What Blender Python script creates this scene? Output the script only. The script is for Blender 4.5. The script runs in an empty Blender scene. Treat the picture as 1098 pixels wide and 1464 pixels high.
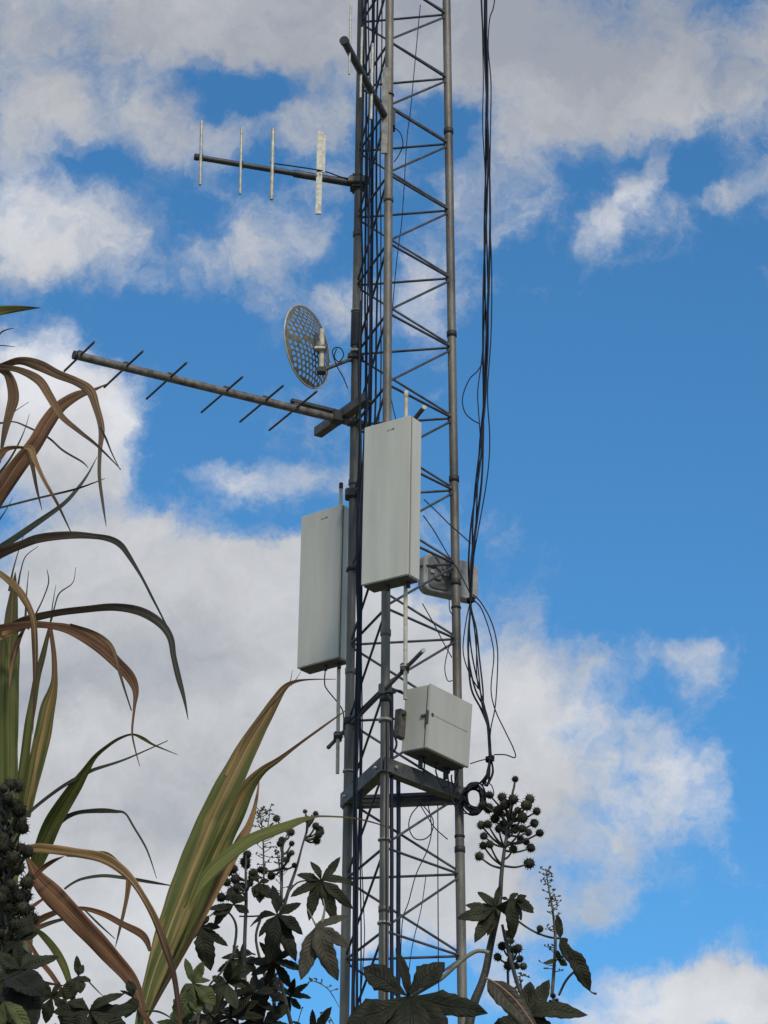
import bpy, bmesh, math, random
from mathutils import Vector, Matrix
random.seed(7)
S = bpy.context.scene
COL = S.collection

# ------------------------------------------------------------------ camera
F = 4358.3; TH = 0.4073662; RO = -0.0186190; EYE = 1.6     # focal length in photograph pixels, pitch, roll, eye height
Xr = Vector((1, 0, 0)); Uv = Vector((0, -math.sin(TH), math.cos(TH))); Fw = Vector((0, math.cos(TH), math.sin(TH)))
Xc = Xr*math.cos(RO) - Uv*math.sin(RO)
Yc = Xr*math.sin(RO) + Uv*math.cos(RO)
CP = Vector((0, 0, EYE))
cd = bpy.data.cameras.new('camera'); cam = bpy.data.objects.new('camera', cd); COL.objects.link(cam)
m = Matrix((Xc, Yc, -Fw)).transposed().to_4x4(); m.translation = CP
cam.matrix_world = m
cd.sensor_fit = 'VERTICAL'; cd.sensor_height = 36; cd.sensor_width = 27; cd.lens = F/1464*36
cd.clip_start = 0.1; cd.clip_end = 5000
S.camera = cam

# ------------------------------------------------------------------ light
SUN_EL = math.radians(42); SUN_DIR = Vector((0.30, -0.95, 0)).normalized()*math.cos(SUN_EL) + Vector((0, 0, math.sin(SUN_EL)))
sl = bpy.data.lights.new('sun', 'SUN'); sl.energy = 2.2; sl.angle = math.radians(10); sl.color = (1, .93, .80)
so = bpy.data.objects.new('sun', sl); COL.objects.link(so); so.rotation_euler = SUN_DIR.to_track_quat('Z', 'Y').to_euler()
S.view_settings.view_transform = 'Standard'; S.view_settings.look = 'None'
S.view_settings.exposure = 0; S.view_settings.gamma = 1; S.view_settings.use_curve_mapping = False

# ------------------------------------------------------------------ sky with broken cloud
W = bpy.data.worlds.new('World'); S.world = W; W.use_nodes = True
nt = W.node_tree; nt.nodes.clear(); N = nt.nodes; LK = nt.links
def nd(t, **k):
    n = N.new(t)
    for a, b in k.items(): setattr(n, a, b)
    return n
def setin(n, i, v):
    if isinstance(v, bpy.types.NodeSocket): LK.new(v, n.inputs[i])
    else: n.inputs[i].default_value = v
def mth(op, a, b=0, c=0, clamp=False):
    n = nd('ShaderNodeMath', operation=op, use_clamp=clamp); setin(n, 0, a); setin(n, 1, b); setin(n, 2, c); return n.outputs[0]
def vm(op, a, b=(0, 0, 0), out=0):
    n = nd('ShaderNodeVectorMath', operation=op); setin(n, 0, a); setin(n, 1, b); return n.outputs[out]
def smooth(v, a, b, lo=0., hi=1.):
    n = nd('ShaderNodeMapRange', interpolation_type='SMOOTHSTEP'); setin(n, 0, v)
    n.inputs[1].default_value = a; n.inputs[2].default_value = b; n.inputs[3].default_value = lo; n.inputs[4].default_value = hi; return n.outputs[0]
def mixc(f, a, b):
    n = nd('ShaderNodeMix', data_type='RGBA'); setin(n, 0, f); setin(n, 6, a); setin(n, 7, b); return n.outputs[2]
def noise(v, sc, det=6, ro=.5, dist=0):
    n = nd('ShaderNodeTexNoise'); setin(n, 0, v); n.inputs['Scale'].default_value = sc; n.inputs['Detail'].default_value = det
    n.inputs['Roughness'].default_value = ro; n.inputs['Distortion'].default_value = dist; return n
sky = nd('ShaderNodeTexSky', sky_type='NISHITA', sun_disc=False)
sky.sun_elevation = SUN_EL; sky.sun_rotation = math.atan2(SUN_DIR.x, SUN_DIR.y); sky.altitude = 900
sky.air_density = 1.0; sky.dust_density = 0.4; sky.ozone_density = 2.5
D = nd('ShaderNodeTexCoord').outputs['Generated']
dx = vm('DOT_PRODUCT', D, tuple(Xc), 1); dy = vm('DOT_PRODUCT', D, tuple(Yc), 1); dz = vm('DOT_PRODUCT', D, tuple(Fw), 1)
dzs = mth('MAXIMUM', dz, 0.05)
K = F/1000
u = mth('MULTIPLY_ADD', mth('DIVIDE', dx, dzs), K, .549)
v = mth('MULTIPLY_ADD', mth('DIVIDE', dy, dzs), -K, .732)
cx = nd('ShaderNodeCombineXYZ'); setin(cx, 0, u); setin(cx, 1, v); P0 = cx.outputs[0]     # direction of view, in thousandths
w1 = vm('SUBTRACT', noise(P0, 5, 4, .55).outputs[1], (.5, .5, .5))
w2 = vm('SUBTRACT', noise(P0, 16, 8, .62).outputs[1], (.5, .5, .5))
sc1 = nd('ShaderNodeVectorMath', operation='SCALE'); setin(sc1, 0, w1); sc1.inputs[3].default_value = .10
sc2 = nd('ShaderNodeVectorMath', operation='SCALE'); setin(sc2, 0, w2); sc2.inputs[3].default_value = .085
P = vm('ADD', vm('ADD', P0, sc1.outputs[0]), sc2.outputs[0])
sp_ = nd('ShaderNodeSeparateXYZ'); setin(sp_, 0, P)
def field(blobs, base):
    acc = base
    for (bx, by, rx, ry, rot, wt) in blobs:
        cz = nd('ShaderNodeCombineXYZ'); setin(cz, 0, sp_.outputs[0]); setin(cz, 1, sp_.outputs[1])
        if isinstance(acc, bpy.types.NodeSocket): setin(cz, 2, mth('MULTIPLY', acc, 1e-6))    # keeps the evaluation in sequence
        mp = nd('ShaderNodeMapping', vector_type='TEXTURE'); setin(mp, 0, cz.outputs[0])
        mp.inputs[1].default_value = (bx/1000, by/1000, 0); mp.inputs[2].default_value = (0, 0, math.radians(rot)); mp.inputs[3].default_value = (rx/1000, ry/1000, 1)
        acc = mth('ADD', acc, smooth(vm('LENGTH', mp.outputs[0], out=1), 1.35, .2, 0., wt))
    return acc
# cloud cover: banks of cloud (positive) and the gaps between them (negative)
cover = [(120, 30, 330, 150, 0, .75), (430, 30, 260, 90, 0, .7), (560, 80, 200, 110, 0, .5), (900, 60, 330, 120, 4, .85), (850, 150, 210, 90, 8, .5), (1040, 20, 60, 50, 0, -.3), (200, 170, 150, 60, 12, .6), (60, 170, 110, 70, 0, .5), (335, 128, 85, 42, 0, -.72), (135, 125, 60, 45, 30, -.5), (20, 40, 60, 50, 0, .2),
         (420, 185, 90, 36, -5, .55), (70, 335, 140, 85, 10, .85), (10, 240, 90, 60, 0, .3), (400, 345, 110, 55, -8, .42), (330, 380, 100, 60, 20, .25), (400, 430, 90, 60, 30, .25), (500, 440, 60, 50, 0, .35), (480, 240, 90, 50, 0, .2),
         (600, 420, 75, 70, 0, .42), (690, 280, 80, 70, 0, .5), (640, 165, 50, 45, 0, -.5), (690, 405, 50, 30, 0, .3), (760, 200, 70, 70, 0, .3), (1000, 150, 160, 50, -5, .3), (600, 330, 70, 90, 0, .15),
         (865, 330, 75, 42, -50, .42), (915, 255, 60, 30, -55, .6), (1060, 265, 90, 30, -12, .45), (985, 240, 40, 40, 0, -.3), (60, 560, 130, 90, 25, .95), (140, 630, 90, 85, 20, .8), (0, 640, 110, 90, 0, .5), (90, 700, 100, 60, 0, .4),
         (355, 690, 80, 36, 5, .6), (450, 700, 75, 46, -10, .45), (500, 690, 40, 40, 0, .25), (350, 770, 60, 40, 0, .1), (120, 800, 170, 80, 0, .9), (200, 760, 70, 50, 0, .4), (400, 830, 160, 60, 0, .8), (240, 960, 360, 190, 0, 1.3), (440, 900, 170, 120, 0, .9),
         (150, 1300, 420, 260, 0, 1.4), (560, 1130, 200, 240, 0, 1.0), (600, 900, 110, 70, 0, .5), (640, 1000, 90, 100, 0, .5), (660, 1240, 90, 100, 0, .65), (770, 980, 95, 70, 0, .50), (720, 880, 60, 60, 0, .22), (720, 1100, 110, 140, 0, .5), (870, 945, 90, 40, -8, .40), (995, 950, 60, 50, 10, .50), (850, 1060, 160, 90, 0, .50), (985, 1125, 95, 75, 15, .55), (940, 1180, 120, 60, -10, .35),
         (800, 1180, 130, 90, 10, .5), (850, 1280, 80, 40, 0, .3), (740, 1310, 110, 60, 0, .5), (730, 1400, 70, 60, 0, .5), (960, 1430, 170, 62, -4, 1.1), (1080, 1410, 120, 60, 0, .9), (880, 1385, 60, 30, 0, .3), (460, 1430, 75, 75, 0, -2.2), (590, 1400, 80, 60, 0, -.8), (880, 1340, 120, 26, 0, -.3), (880, 600, 260, 190, 0, -.6), (1040, 470, 130, 110, 0, -.5), (1060, 760, 90, 150, 0, -.5), (220, 470, 110, 60, 20, -.4), (290, 620, 100, 60, 10, -.4), (1090, 1080, 40, 160, 0, -.5), (930, 860, 90, 55, 0, -.6), (1000, 1300, 120, 40, 0, -.3)]
inside = mth('MULTIPLY', smooth(vm('LENGTH', vm('SUBTRACT', P0, (.549, .732, 0)), out=1), 1.1, 1.7, 1., 0.), smooth(dz, .2, .6))
outn = smooth(noise(D, 2.6, 5, .55).outputs[0], .38, .62, 0., .9)
cov = mth('ADD', mth('MULTIPLY', field(cover, 0.), inside), mth('MULTIPLY', mth('SUBTRACT', 1, inside), outn))
fine = noise(P, 7.5, 12, .66, .25).outputs[0]
fine2 = noise(P, 2.6, 3, .5).outputs[0]
dens = mth('ADD', cov, mth('ADD', mth('MULTIPLY', mth('SUBTRACT', fine, .5), 2.1), mth('MULTIPLY', mth('SUBTRACT', fine2, .5), .5)))
alpha = mth('MULTIPLY', smooth(dens, -.08, .98), .97)
# how brightly each bank shows: thin edges and sunlit heads bright, deep bases grey
tone = field([(60, 540, 150, 90, 20, .45), (190, 640, 70, 90, 0, .25), (1000, 1125, 120, 90, 0, .22), (980, 1440, 220, 70, 0, .34), (880, 320, 90, 60, -50, .22), (60, 320, 150, 80, 0, .22), (600, 420, 200, 80, 0, .1),
              (160, 970, 260, 70, -8, -.25), (330, 1330, 300, 110, 0, .22), (200, 1150, 260, 90, 0, -.08), (520, 60, 800, 180, 0, -.30), (950, 60, 300, 150, 0, -.16), (760, 20, 200, 80, 0, -.1), (860, 1060, 260, 130, 0, .08), (350, 700, 120, 60, 0, .2)], 0.55)
tone = mth('ADD', tone, mth('MULTIPLY', mth('SUBTRACT', noise(P, 5.5, 10, .65).outputs[0], .5), 1.0), clamp=True)
SB = 0.1
def c10(r, g, b): return (r/SB, g/SB, b/SB, 1)
cr = nd('ShaderNodeValToRGB'); setin(cr, 0, tone)
e = cr.color_ramp.elements; e[0].position = .15; e[0].color = (.35, .375, .43, 1); e[1].position = 1; e[1].color = (.78, .79, .82, 1)
k = e.new(.5); k.color = (.54, .55, .57, 1)
cs = nd('ShaderNodeVectorMath', operation='SCALE'); setin(cs, 0, cr.outputs[0]); cs.inputs[3].default_value = 1/SB
blue = vm('MULTIPLY', sky.outputs[0], (.58, 1.22, 1.50))
fin = mixc(alpha, blue, cs.outputs[0])
bg = nd('ShaderNodeBackground'); setin(bg, 0, fin); bg.inputs[1].default_value = SB
LK.new(bg.outputs[0], nd('ShaderNodeOutputWorld').inputs[0])

# ------------------------------------------------------------------ helpers
def ray(px, py):
    a = px-549; b = 732-py
    return Xc*(a/F) + Yc*(b/F) + Fw
def atY(px, py, Y):
    d = ray(px, py); return CP + d*(Y/d.y)
def atZ(px, py, z):
    d = ray(px, py); return CP + d*((z-EYE)/d.z)
def onplane(px, py, p, n):
    d = ray(px, py); return CP + d*((Vector(p)-CP).dot(n)/d.dot(n))
def pix(p):
    q = Vector(p)-CP; d = q.dot(Fw); return 549+F*q.dot(Xc)/d, 732-F*q.dot(Yc)/d
def mpp(p): return (Vector(p)-CP).dot(Fw)/F         # metres per photograph pixel at a point
def link(name, me, mat=None, parent=None, mw=None):
    o = bpy.data.objects.new(name, me); COL.objects.link(o)
    if me is not None and mat is not None and not me.materials: me.materials.append(mat)
    if parent is not None:
        o.parent = parent; o.matrix_parent_inverse = Matrix.Identity(4)
        base = world_of(parent)
        o.matrix_basis = base.inverted() @ (mw if mw is not None else Matrix.Identity(4))
    else:
        o.matrix_basis = mw if mw is not None else Matrix.Identity(4)
    return o
def world_of(o):
    m = o.matrix_basis.copy()
    while o.parent is not None: o = o.parent; m = o.matrix_basis @ m
    return m
def thing(name, loc, label, cat, group=None):
    o = bpy.data.objects.new(name, None); COL.objects.link(o); o.empty_display_size = .1
    o.matrix_basis = Matrix.Translation(Vector(loc)); o['label'] = label; o['category'] = cat
    if group: o['group'] = group
    return o
def tag(o, label, cat, group=None):
    o['label'] = label; o['category'] = cat
    if group: o['group'] = group
    return o
def frame(z, hint=(0, 0, 1)):
    z = Vector(z).normalized(); h = Vector(hint)
    if abs(z.dot(h.normalized())) > .97: h = Vector((1, 0, 0))
    x = h.cross(z).normalized(); y = z.cross(x); return x, y, z
def M4(x, y, z, t):
    m = Matrix((x, y, z)).transposed().to_4x4(); m.translation = t; return m
_unit = {}
def unit_tube(mat, n=12):
    key = (mat.name, n)
    if key not in _unit:
        bm = bmesh.new(); bmesh.ops.create_cone(bm, cap_ends=True, segments=n, radius1=1, radius2=1, depth=1)
        me = bpy.data.meshes.new('tube'); bm.to_mesh(me); bm.free()
        for p in me.polygons: p.use_smooth = len(p.vertices) == 4
        me.materials.append(mat); _unit[key] = me
    return _unit[key]
def rod(name, a, b, r, mat, parent, n=12):
    a = Vector(a); b = Vector(b); x, y, z = frame(b-a)
    mw = M4(x*r, y*r, z*(b-a).length, (a+b)/2)
    return link(name, unit_tube(mat, n), None, parent, mw)
def bevel_box(size, bev=.004, seg=2):
    bm = bmesh.new(); bmesh.ops.create_cube(bm, size=1)
    for vv in bm.verts: vv.co = Vector((vv.co.x*size[0], vv.co.y*size[1], vv.co.z*size[2]))
    if bev: bmesh.ops.bevel(bm, geom=bm.edges[:], offset=bev, segments=seg, affect='EDGES')
    return bm
def tomesh(bm, name='m', smooth=False):
    me = bpy.data.meshes.new(name); bm.to_mesh(me); bm.free()
    if smooth:
        for p in me.polygons: p.use_smooth = True
    return me
def boxpart(name, size, mw, mat, parent, bev=.004):
    return link(name, tomesh(bevel_box(size, bev), name), mat, parent, mw)
def spline(pts, n=6):
    pts = [Vector(p) for p in pts]
    if len(pts) < 3: 
        return [pts[0].lerp(pts[-1], i/n) for i in range(n+1)]
    out = []
    for i in range(len(pts)-1):
        p0 = pts[max(i-1, 0)]; p1 = pts[i]; p2 = pts[i+1]; p3 = pts[min(i+2, len(pts)-1)]
        for k in range(n):
            t = k/n
            out.append(.5*((2*p1)+(p2-p0)*t+(2*p0-5*p1+4*p2-p3)*t*t+(3*p1-p0-3*p2+p3)*t**3))
    out.append(pts[-1]); return out
def tube_bm(bm, pts, rads, n=7, raw=False):
    """a smooth tube through points with a radius at each"""
    if not raw:
        q = [Vector((p[0], p[1], p[2])).to_4d() for p in pts]
        rr = rads if isinstance(rads, (list, tuple)) else [rads]*len(pts)
        for i, w in enumerate(q): w[3] = rr[i]
        q = spline(q, 5); pts = [w.to_3d() for w in q]; rads = [max(w[3], .0002) for w in q]
    elif not isinstance(rads, (list, tuple)): rads = [rads]*len(pts)
    x = None; rings = []
    for i, p in enumerate(pts):
        t = (pts[min(i+1, len(pts)-1)] - pts[max(i-1, 0)])
        if t.length < 1e-9: t = Vector((0, 0, 1))
        t.normalize()
        if x is None: x = frame(t)[0]
        x = (x - t*x.dot(t)); x = x.normalized() if x.length > 1e-6 else frame(t)[0]
        y = t.cross(x)
        rings.append([bm.verts.new(p + (x*math.cos(a)+y*math.sin(a))*rads[i]) for a in [2*math.pi*j/n for j in range(n)]])
    for a, b in zip(rings, rings[1:]):
        for j in range(n):
            f = bm.faces.new((a[j], a[(j+1) % n], b[(j+1) % n], b[j])); f.smooth = True
    bm.faces.new(rings[0][::-1]); bm.faces.new(rings[-1])
def tube(name, pts, rads, mat, parent=None, n=7):
    bm = bmesh.new(); base = Vector(pts[0])
    tube_bm(bm, [Vector(p)-base for p in pts], rads, n)
    return link(name, tomesh(bm, name), mat, parent, Matrix.Translation(base))

# ------------------------------------------------------------------ materials
def mat(name, col, rough=.6, metal=0., var=.25, nscale=12, bump=0., bscale=60, col2=None, spec=.5, stretch=(1, 1, 1), trans=0., rust=0., ovar=0.):
    m = bpy.data.materials.new(name); m.use_nodes = True; t = m.node_tree; b = t.nodes['Principled BSDF']
    b.inputs['Roughness'].default_value = rough; b.inputs['Metallic'].default_value = metal; b.inputs['Specular IOR Level'].default_value = spec
    tc = t.nodes.new('ShaderNodeTexCoord'); oi = t.nodes.new('ShaderNodeObjectInfo')
    gp = t.nodes.new('ShaderNodeNewGeometry')
    mp = t.nodes.new('ShaderNodeMapping'); mp.inputs[3].default_value = stretch
    t.links.new(gp.outputs['Position'], mp.inputs[0])
    n = t.nodes.new('ShaderNodeTexNoise'); n.inputs['Scale'].default_value = nscale; n.inputs['Detail'].default_value = 7; n.inputs['Roughness'].default_value = .6
    t.links.new(mp.outputs[0], n.inputs[0])
    r = t.nodes.new('ShaderNodeValToRGB'); t.links.new(n.outputs[0], r.inputs[0])
    c2 = col2 or tuple(c*(1-var*1.3) for c in col); c1 = tuple(min(1, c*(1+var)) for c in col)
    r.color_ramp.elements[0].position = .32; r.color_ramp.elements[0].color = (*c2, 1)
    r.color_ramp.elements[1].position = .68; r.color_ramp.elements[1].color = (*c1, 1)
    src = r.outputs[0]
    if rust:
        n3 = t.nodes.new('ShaderNodeTexNoise'); n3.inputs['Scale'].default_value = 5; n3.inputs['Detail'].default_value = 9; n3.inputs['Roughness'].default_value = .7; t.links.new(gp.outputs['Position'], n3.inputs[0])
        r3 = t.nodes.new('ShaderNodeMapRange'); t.links.new(n3.outputs[0], r3.inputs[0]); r3.inputs[1].default_value = .55; r3.inputs[2].default_value = .72; r3.inputs[4].default_value = rust
        mx = t.nodes.new('ShaderNodeMix'); mx.data_type = 'RGBA'; t.links.new(r3.outputs[0], mx.inputs[0]); t.links.new(src, mx.inputs[6]); mx.inputs[7].default_value = (.12, .055, .028, 1); src = mx.outputs[2]
    if ovar:
        ov = t.nodes.new('ShaderNodeMapRange'); t.links.new(oi.outputs['Random'], ov.inputs[0]); ov.inputs[3].default_value = 1-ovar; ov.inputs[4].default_value = 1+ovar
        sc = t.nodes.new('ShaderNodeVectorMath'); sc.operation = 'SCALE'; t.links.new(src, sc.inputs[0]); t.links.new(ov.outputs[0], sc.inputs[3]); src = sc.outputs[0]
    t.links.new(src, b.inputs['Base Color'])
    if bump:
        n2 = t.nodes.new('ShaderNodeTexNoise'); n2.inputs['Scale'].default_value = bscale; n2.inputs['Detail'].default_value = 5
        t.links.new(mp.outputs[0], n2.inputs[0])
        bp = t.nodes.new('ShaderNodeBump'); bp.inputs['Strength'].default_value = bump; bp.inputs['Distance'].default_value = .01
        t.links.new(n2.outputs[0], bp.inputs['Height']); t.links.new(bp.outputs[0], b.inputs['Normal'])
    return m
STEEL = mat('galvanised_steel', (.160, .142, .118), .55, .35, .45, 9, .25, 90, col2=(.075, .068, .060), stretch=(1, 1, .25), rust=.6, ovar=.12)
BRACE = mat('backlit_brace_steel', (.070, .074, .088), .6, .3, .4, 20, 0, col2=(.04, .042, .05), rust=.4, ovar=.25)  # darker than the leg steel: backlit dimness put into the colour
BEAM = mat('beam_steel', (.105, .098, .088), .6, .3, .45, 14, .3, 80, col2=(.06, .058, .056))
BAND = mat('dark_band', (.03, .03, .032), .6, 0, .3)
ZINC = mat('bright_zinc', (.42, .41, .38), .45, .4, .25, 30)
ZINC2 = mat('dull_zinc', (.20, .19, .17), .6, .2, .35, 30)
ALU = mat('weathered_aluminium', (.47, .45, .38), .5, .25, .25, 40, .1, 100)
BOOM = mat('boom_metal', (.155, .140, .125), .55, .3, .5, 22, .2, 90, col2=(.07, .062, .058))
DARKBOOM = mat('dark_boom_metal', (.06, .062, .07), .5, .3, .4, 22)
RADOME = mat('grey_plastic', (.535, .515, .455), .5, 0, .09, 9, .05, 250, stretch=(1, 1, .12))
TRIM = mat('dark_seam', (.07, .068, .062), .7, 0, .2)
CABM = mat('cabinet_paint', (.44, .425, .375), .5, 0, .08, 8, .06, 200, stretch=(1, 1, .2))
UNDER = mat('shaded_underside', (.10, .10, .10), .7, 0, .2)  # shade on the undersides, put into a dark colour
PVC = mat('cream_pole', (.52, .47, .36), .55, 0, .22, 25, .1, 90)
CABLE = mat('black_cable', (.014, .016, .024), .6, 0, .3, spec=.2)
BLUECABLE = mat('navy_cable', (.013, .018, .038), .6, 0, .3, spec=.2)
INK = mat('printed_ink', (.05, .05, .05), .8, 0, .1)
SOIL = mat('soil', (.16, .12, .08), .95, 0, .4, .6, .4, 8, col2=(.07, .09, .03))
CONC = mat('concrete', (.32, .31, .29), .9, 0, .2, 6, .3, 60)
CASTSTEM = mat('castor_stem', (.045, .045, .032), .6, 0, .35, 40, .2, 120)
PINKSTEM = mat('reddish_stem', (.20, .105, .075), .6, 0, .35, 40)
PETIOLE = mat('pale_petiole', (.19, .18, .125), .55, 0, .3, 40)
CANE = mat('green_cane', (.075, .085, .028), .55, 0, .3, 40)
FRUIT = mat('spiny_capsule', (.034, .032, .021), .8, 0, .5, 60, ovar=.55, spec=.15)
TWIG = mat('dry_twig', (.10, .085, .065), .8, 0, .4, 60)

def leafmat(name, base, alt, vein, rough=.5, trans=.12, veinbump=.6):
    m = bpy.data.materials.new(name); m.use_nodes = True; t = m.node_tree; b = t.nodes['Principled BSDF']; L = t.links
    b.inputs['Roughness'].default_value = rough; b.inputs['Specular IOR Level'].default_value = .2
    uv = t.nodes.new('ShaderNodeUVMap'); sp = t.nodes.new('ShaderNodeSeparateXYZ'); L.new(uv.outputs[0], sp.inputs[0])
    def mt(op, a, b2=0, c=0):
        n = t.nodes.new('ShaderNodeMath'); n.operation = op
        for i, q in enumerate((a, b2, c)):
            if isinstance(q, bpy.types.NodeSocket): L.new(q, n.inputs[i])
            else: n.inputs[i].default_value = q
        return n.outputs[0]
    cen = mt('ABSOLUTE', mt('SUBTRACT', sp.outputs[0], .5))
    rib = t.nodes.new('ShaderNodeMapRange'); L.new(cen, rib.inputs[0]); rib.inputs[1].default_value = .02; rib.inputs[2].default_value = .06; rib.inputs[3].default_value = 1; rib.inputs[4].default_value = 0
    ph = mt('FRACT', mt('MULTIPLY', mt('SUBTRACT', sp.outputs[1], mt('MULTIPLY', cen, .35)), 11))
    side = mt('POWER', mt('ABSOLUTE', mt('SUBTRACT', ph, .5)), 3)
    g = t.nodes.new('ShaderNodeNewGeometry'); n = t.nodes.new('ShaderNodeTexNoise'); n.inputs['Scale'].default_value = 26; n.inputs['Detail'].default_value = 6
    L.new(g.outputs['Position'], n.inputs[0])
    r = t.nodes.new('ShaderNodeMapRange'); L.new(n.outputs[0], r.inputs[0]); r.inputs[1].default_value = .35; r.inputs[2].default_value = .68
    mx = t.nodes.new('ShaderNodeMix'); mx.data_type = 'RGBA'; L.new(r.outputs[0], mx.inputs[0]); mx.inputs[6].default_value = (*base, 1); mx.inputs[7].default_value = (*alt, 1)
    vf = mt('MAXIMUM', mt('MULTIPLY', rib.outputs[0], .8), mt('MULTIPLY', side, 2.2))
    m2 = t.nodes.new('ShaderNodeMix'); m2.data_type = 'RGBA'; L.new(vf, m2.inputs[0]); L.new(mx.outputs[2], m2.inputs[6]); m2.inputs[7].default_value = (*vein, 1)
    oi = t.nodes.new('ShaderNodeObjectInfo'); ov = t.nodes.new('ShaderNodeMapRange'); L.new(oi.outputs['Random'], ov.inputs[0]); ov.inputs[3].default_value = .65; ov.inputs[4].default_value = 1.45
    m3 = t.nodes.new('ShaderNodeVectorMath'); m3.operation = 'SCALE'; L.new(m2.outputs[2], m3.inputs[0]); L.new(ov.outputs[0], m3.inputs[3])
    L.new(m3.outputs[0], b.inputs['Base Color'])
    bp = t.nodes.new('ShaderNodeBump'); bp.inputs['Strength'].default_value = veinbump; bp.inputs['Distance'].default_value = .006; L.new(mt('SUBTRACT', 1, vf), bp.inputs['Height']); L.new(bp.outputs[0], b.inputs['Normal'])
    if trans:
        tr = t.nodes.new('ShaderNodeBsdfTranslucent'); L.new(m3.outputs[0], tr.inputs[0]); ms = t.nodes.new('ShaderNodeMixShader'); ms.inputs[0].default_value = trans
        L.new(b.outputs[0], ms.inputs[1]); L.new(tr.outputs[0], ms.inputs[2]); L.new(ms.outputs[0], t.nodes['Material Output'].inputs[0])
    return m
LEAF = leafmat('castor_leaf', (.019, .021, .011), (.038, .039, .021), (.044, .044, .026), .6, .12, .7)
LEAF_OLIVE = leafmat('castor_leaf_olive', (.050, .062, .020), (.095, .108, .034), (.13, .13, .065))
LEAF_DRY = leafmat('castor_leaf_withered', (.040, .036, .025), (.070, .062, .044), (.10, .085, .058))

def blademat(name, c1, c2, tip, c3, rough=.55, trans=.22, tipfrom=.6, scx=5, s1a=.42):
    """long grass blade: lengthwise streaks of two or three colours, browning toward the tip"""
    m = bpy.data.materials.new(name); m.use_nodes = True; t = m.node_tree; b = t.nodes['Principled BSDF']; L = t.links
    b.inputs['Roughness'].default_value = rough; b.inputs['Specular IOR Level'].default_value = .3
    uv = t.nodes.new('ShaderNodeUVMap'); oi = t.nodes.new('ShaderNodeObjectInfo')
    ad = t.nodes.new('ShaderNodeVectorMath'); ad.operation = 'MULTIPLY_ADD'; L.new(oi.outputs['Random'], ad.inputs[0]); ad.inputs[1].default_value = (13, 7, 0); L.new(uv.outputs[0], ad.inputs[2])
    def nz(scale, det):
        mp = t.nodes.new('ShaderNodeMapping'); mp.inputs[3].default_value = scale; L.new(ad.outputs[0], mp.inputs[0])
        n = t.nodes.new('ShaderNodeTexNoise'); n.inputs['Scale'].default_value = 1; n.inputs['Detail'].default_value = det; L.new(mp.outputs[0], n.inputs[0]); return n.outputs[0]
    def mr(s, a, b2):
        r = t.nodes.new('ShaderNodeMapRange'); L.new(s, r.inputs[0]); r.inputs[1].default_value = a; r.inputs[2].default_value = b2; return r.outputs[0]
    def mx(f, a, b2):
        n = t.nodes.new('ShaderNodeMix'); n.data_type = 'RGBA'
        for i, q in ((0, f), (6, a), (7, b2)):
            if isinstance(q, bpy.types.NodeSocket): L.new(q, n.inputs[i])
            else: n.inputs[i].default_value = (*q, 1)
        return n.outputs[2]
    s1 = mr(nz((scx, .9, 1), 3), s1a, s1a+.16); s2 = mr(nz((scx*5, 1.5, 1), 2), .4, .62); s3 = mr(nz((3, 5, 1), 5), .58, .68)
    c = mx(s1, c1, c2)
    f2 = t.nodes.new('ShaderNodeMath'); f2.operation = 'MULTIPLY'; L.new(s2, f2.inputs[0]); f2.inputs[1].default_value = .35
    c = mx(f2.outputs[0], c, c3); 
    f3 = t.nodes.new('ShaderNodeMath'); f3.operation = 'MULTIPLY'; L.new(s3, f3.inputs[0]); f3.inputs[1].default_value = .6
    c = mx(f3.outputs[0], c, c2)
    sp = t.nodes.new('ShaderNodeSeparateXYZ'); L.new(uv.outputs[0], sp.inputs[0])
    nn = t.nodes.new('ShaderNodeMath'); nn.operation = 'MULTIPLY_ADD'; L.new(s1, nn.inputs[0]); nn.inputs[1].default_value = .25; L.new(sp.outputs[1], nn.inputs[2])
    c = mx(mr(nn.outputs[0], tipfrom, tipfrom+.3), c, tip)
    ce = t.nodes.new('ShaderNodeMath'); ce.operation = 'SUBTRACT'; L.new(sp.outputs[0], ce.inputs[0]); ce.inputs[1].default_value = .5
    ca = t.nodes.new('ShaderNodeMath'); ca.operation = 'ABSOLUTE'; L.new(ce.outputs[0], ca.inputs[0])
    rb = t.nodes.new('ShaderNodeMapRange'); L.new(ca.outputs[0], rb.inputs[0]); rb.inputs[1].default_value = .02; rb.inputs[2].default_value = .05; rb.inputs[3].default_value = .55; rb.inputs[4].default_value = 0
    c = mx(rb.outputs[0], c, tuple(min(1, q*1.3+.03) for q in c2))
    L.new(c, b.inputs['Base Color'])
    bp = t.nodes.new('ShaderNodeBump'); bp.inputs['Strength'].default_value = .5; bp.inputs['Distance'].default_value = .003; L.new(nz((60, 1, 1), 2), bp.inputs['Height']); L.new(bp.outputs[0], b.inputs['Normal'])
    tr = t.nodes.new('ShaderNodeBsdfTranslucent'); L.new(c, tr.inputs[0]); ms = t.nodes.new('ShaderNodeMixShader'); ms.inputs[0].default_value = trans
    L.new(b.outputs[0], ms.inputs[1]); L.new(tr.outputs[0], ms.inputs[2]); L.new(ms.outputs[0], t.nodes['Material Output'].inputs[0])
    return m
GREEN = blademat('green_blade', (.085, .115, .018), (.20, .19, .050), (.10, .055, .030), (.05, .065, .02), tipfrom=.85)
MIXED = blademat('green_and_tan_blade', (.095, .120, .022), (.44, .27, .10), (.19, .085, .040), (.055, .07, .022), tipfrom=.70, scx=5.0, s1a=.49)
TAN = blademat('tan_blade', (.50, .33, .15), (.30, .17, .07), (.085, .040, .022), (.22, .115, .045), tipfrom=.45)
BROWN = blademat('brown_blade', (.125, .050, .022), (.27, .135, .060), (.13, .085, .055), (.06, .03, .018), tipfrom=.9)
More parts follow.
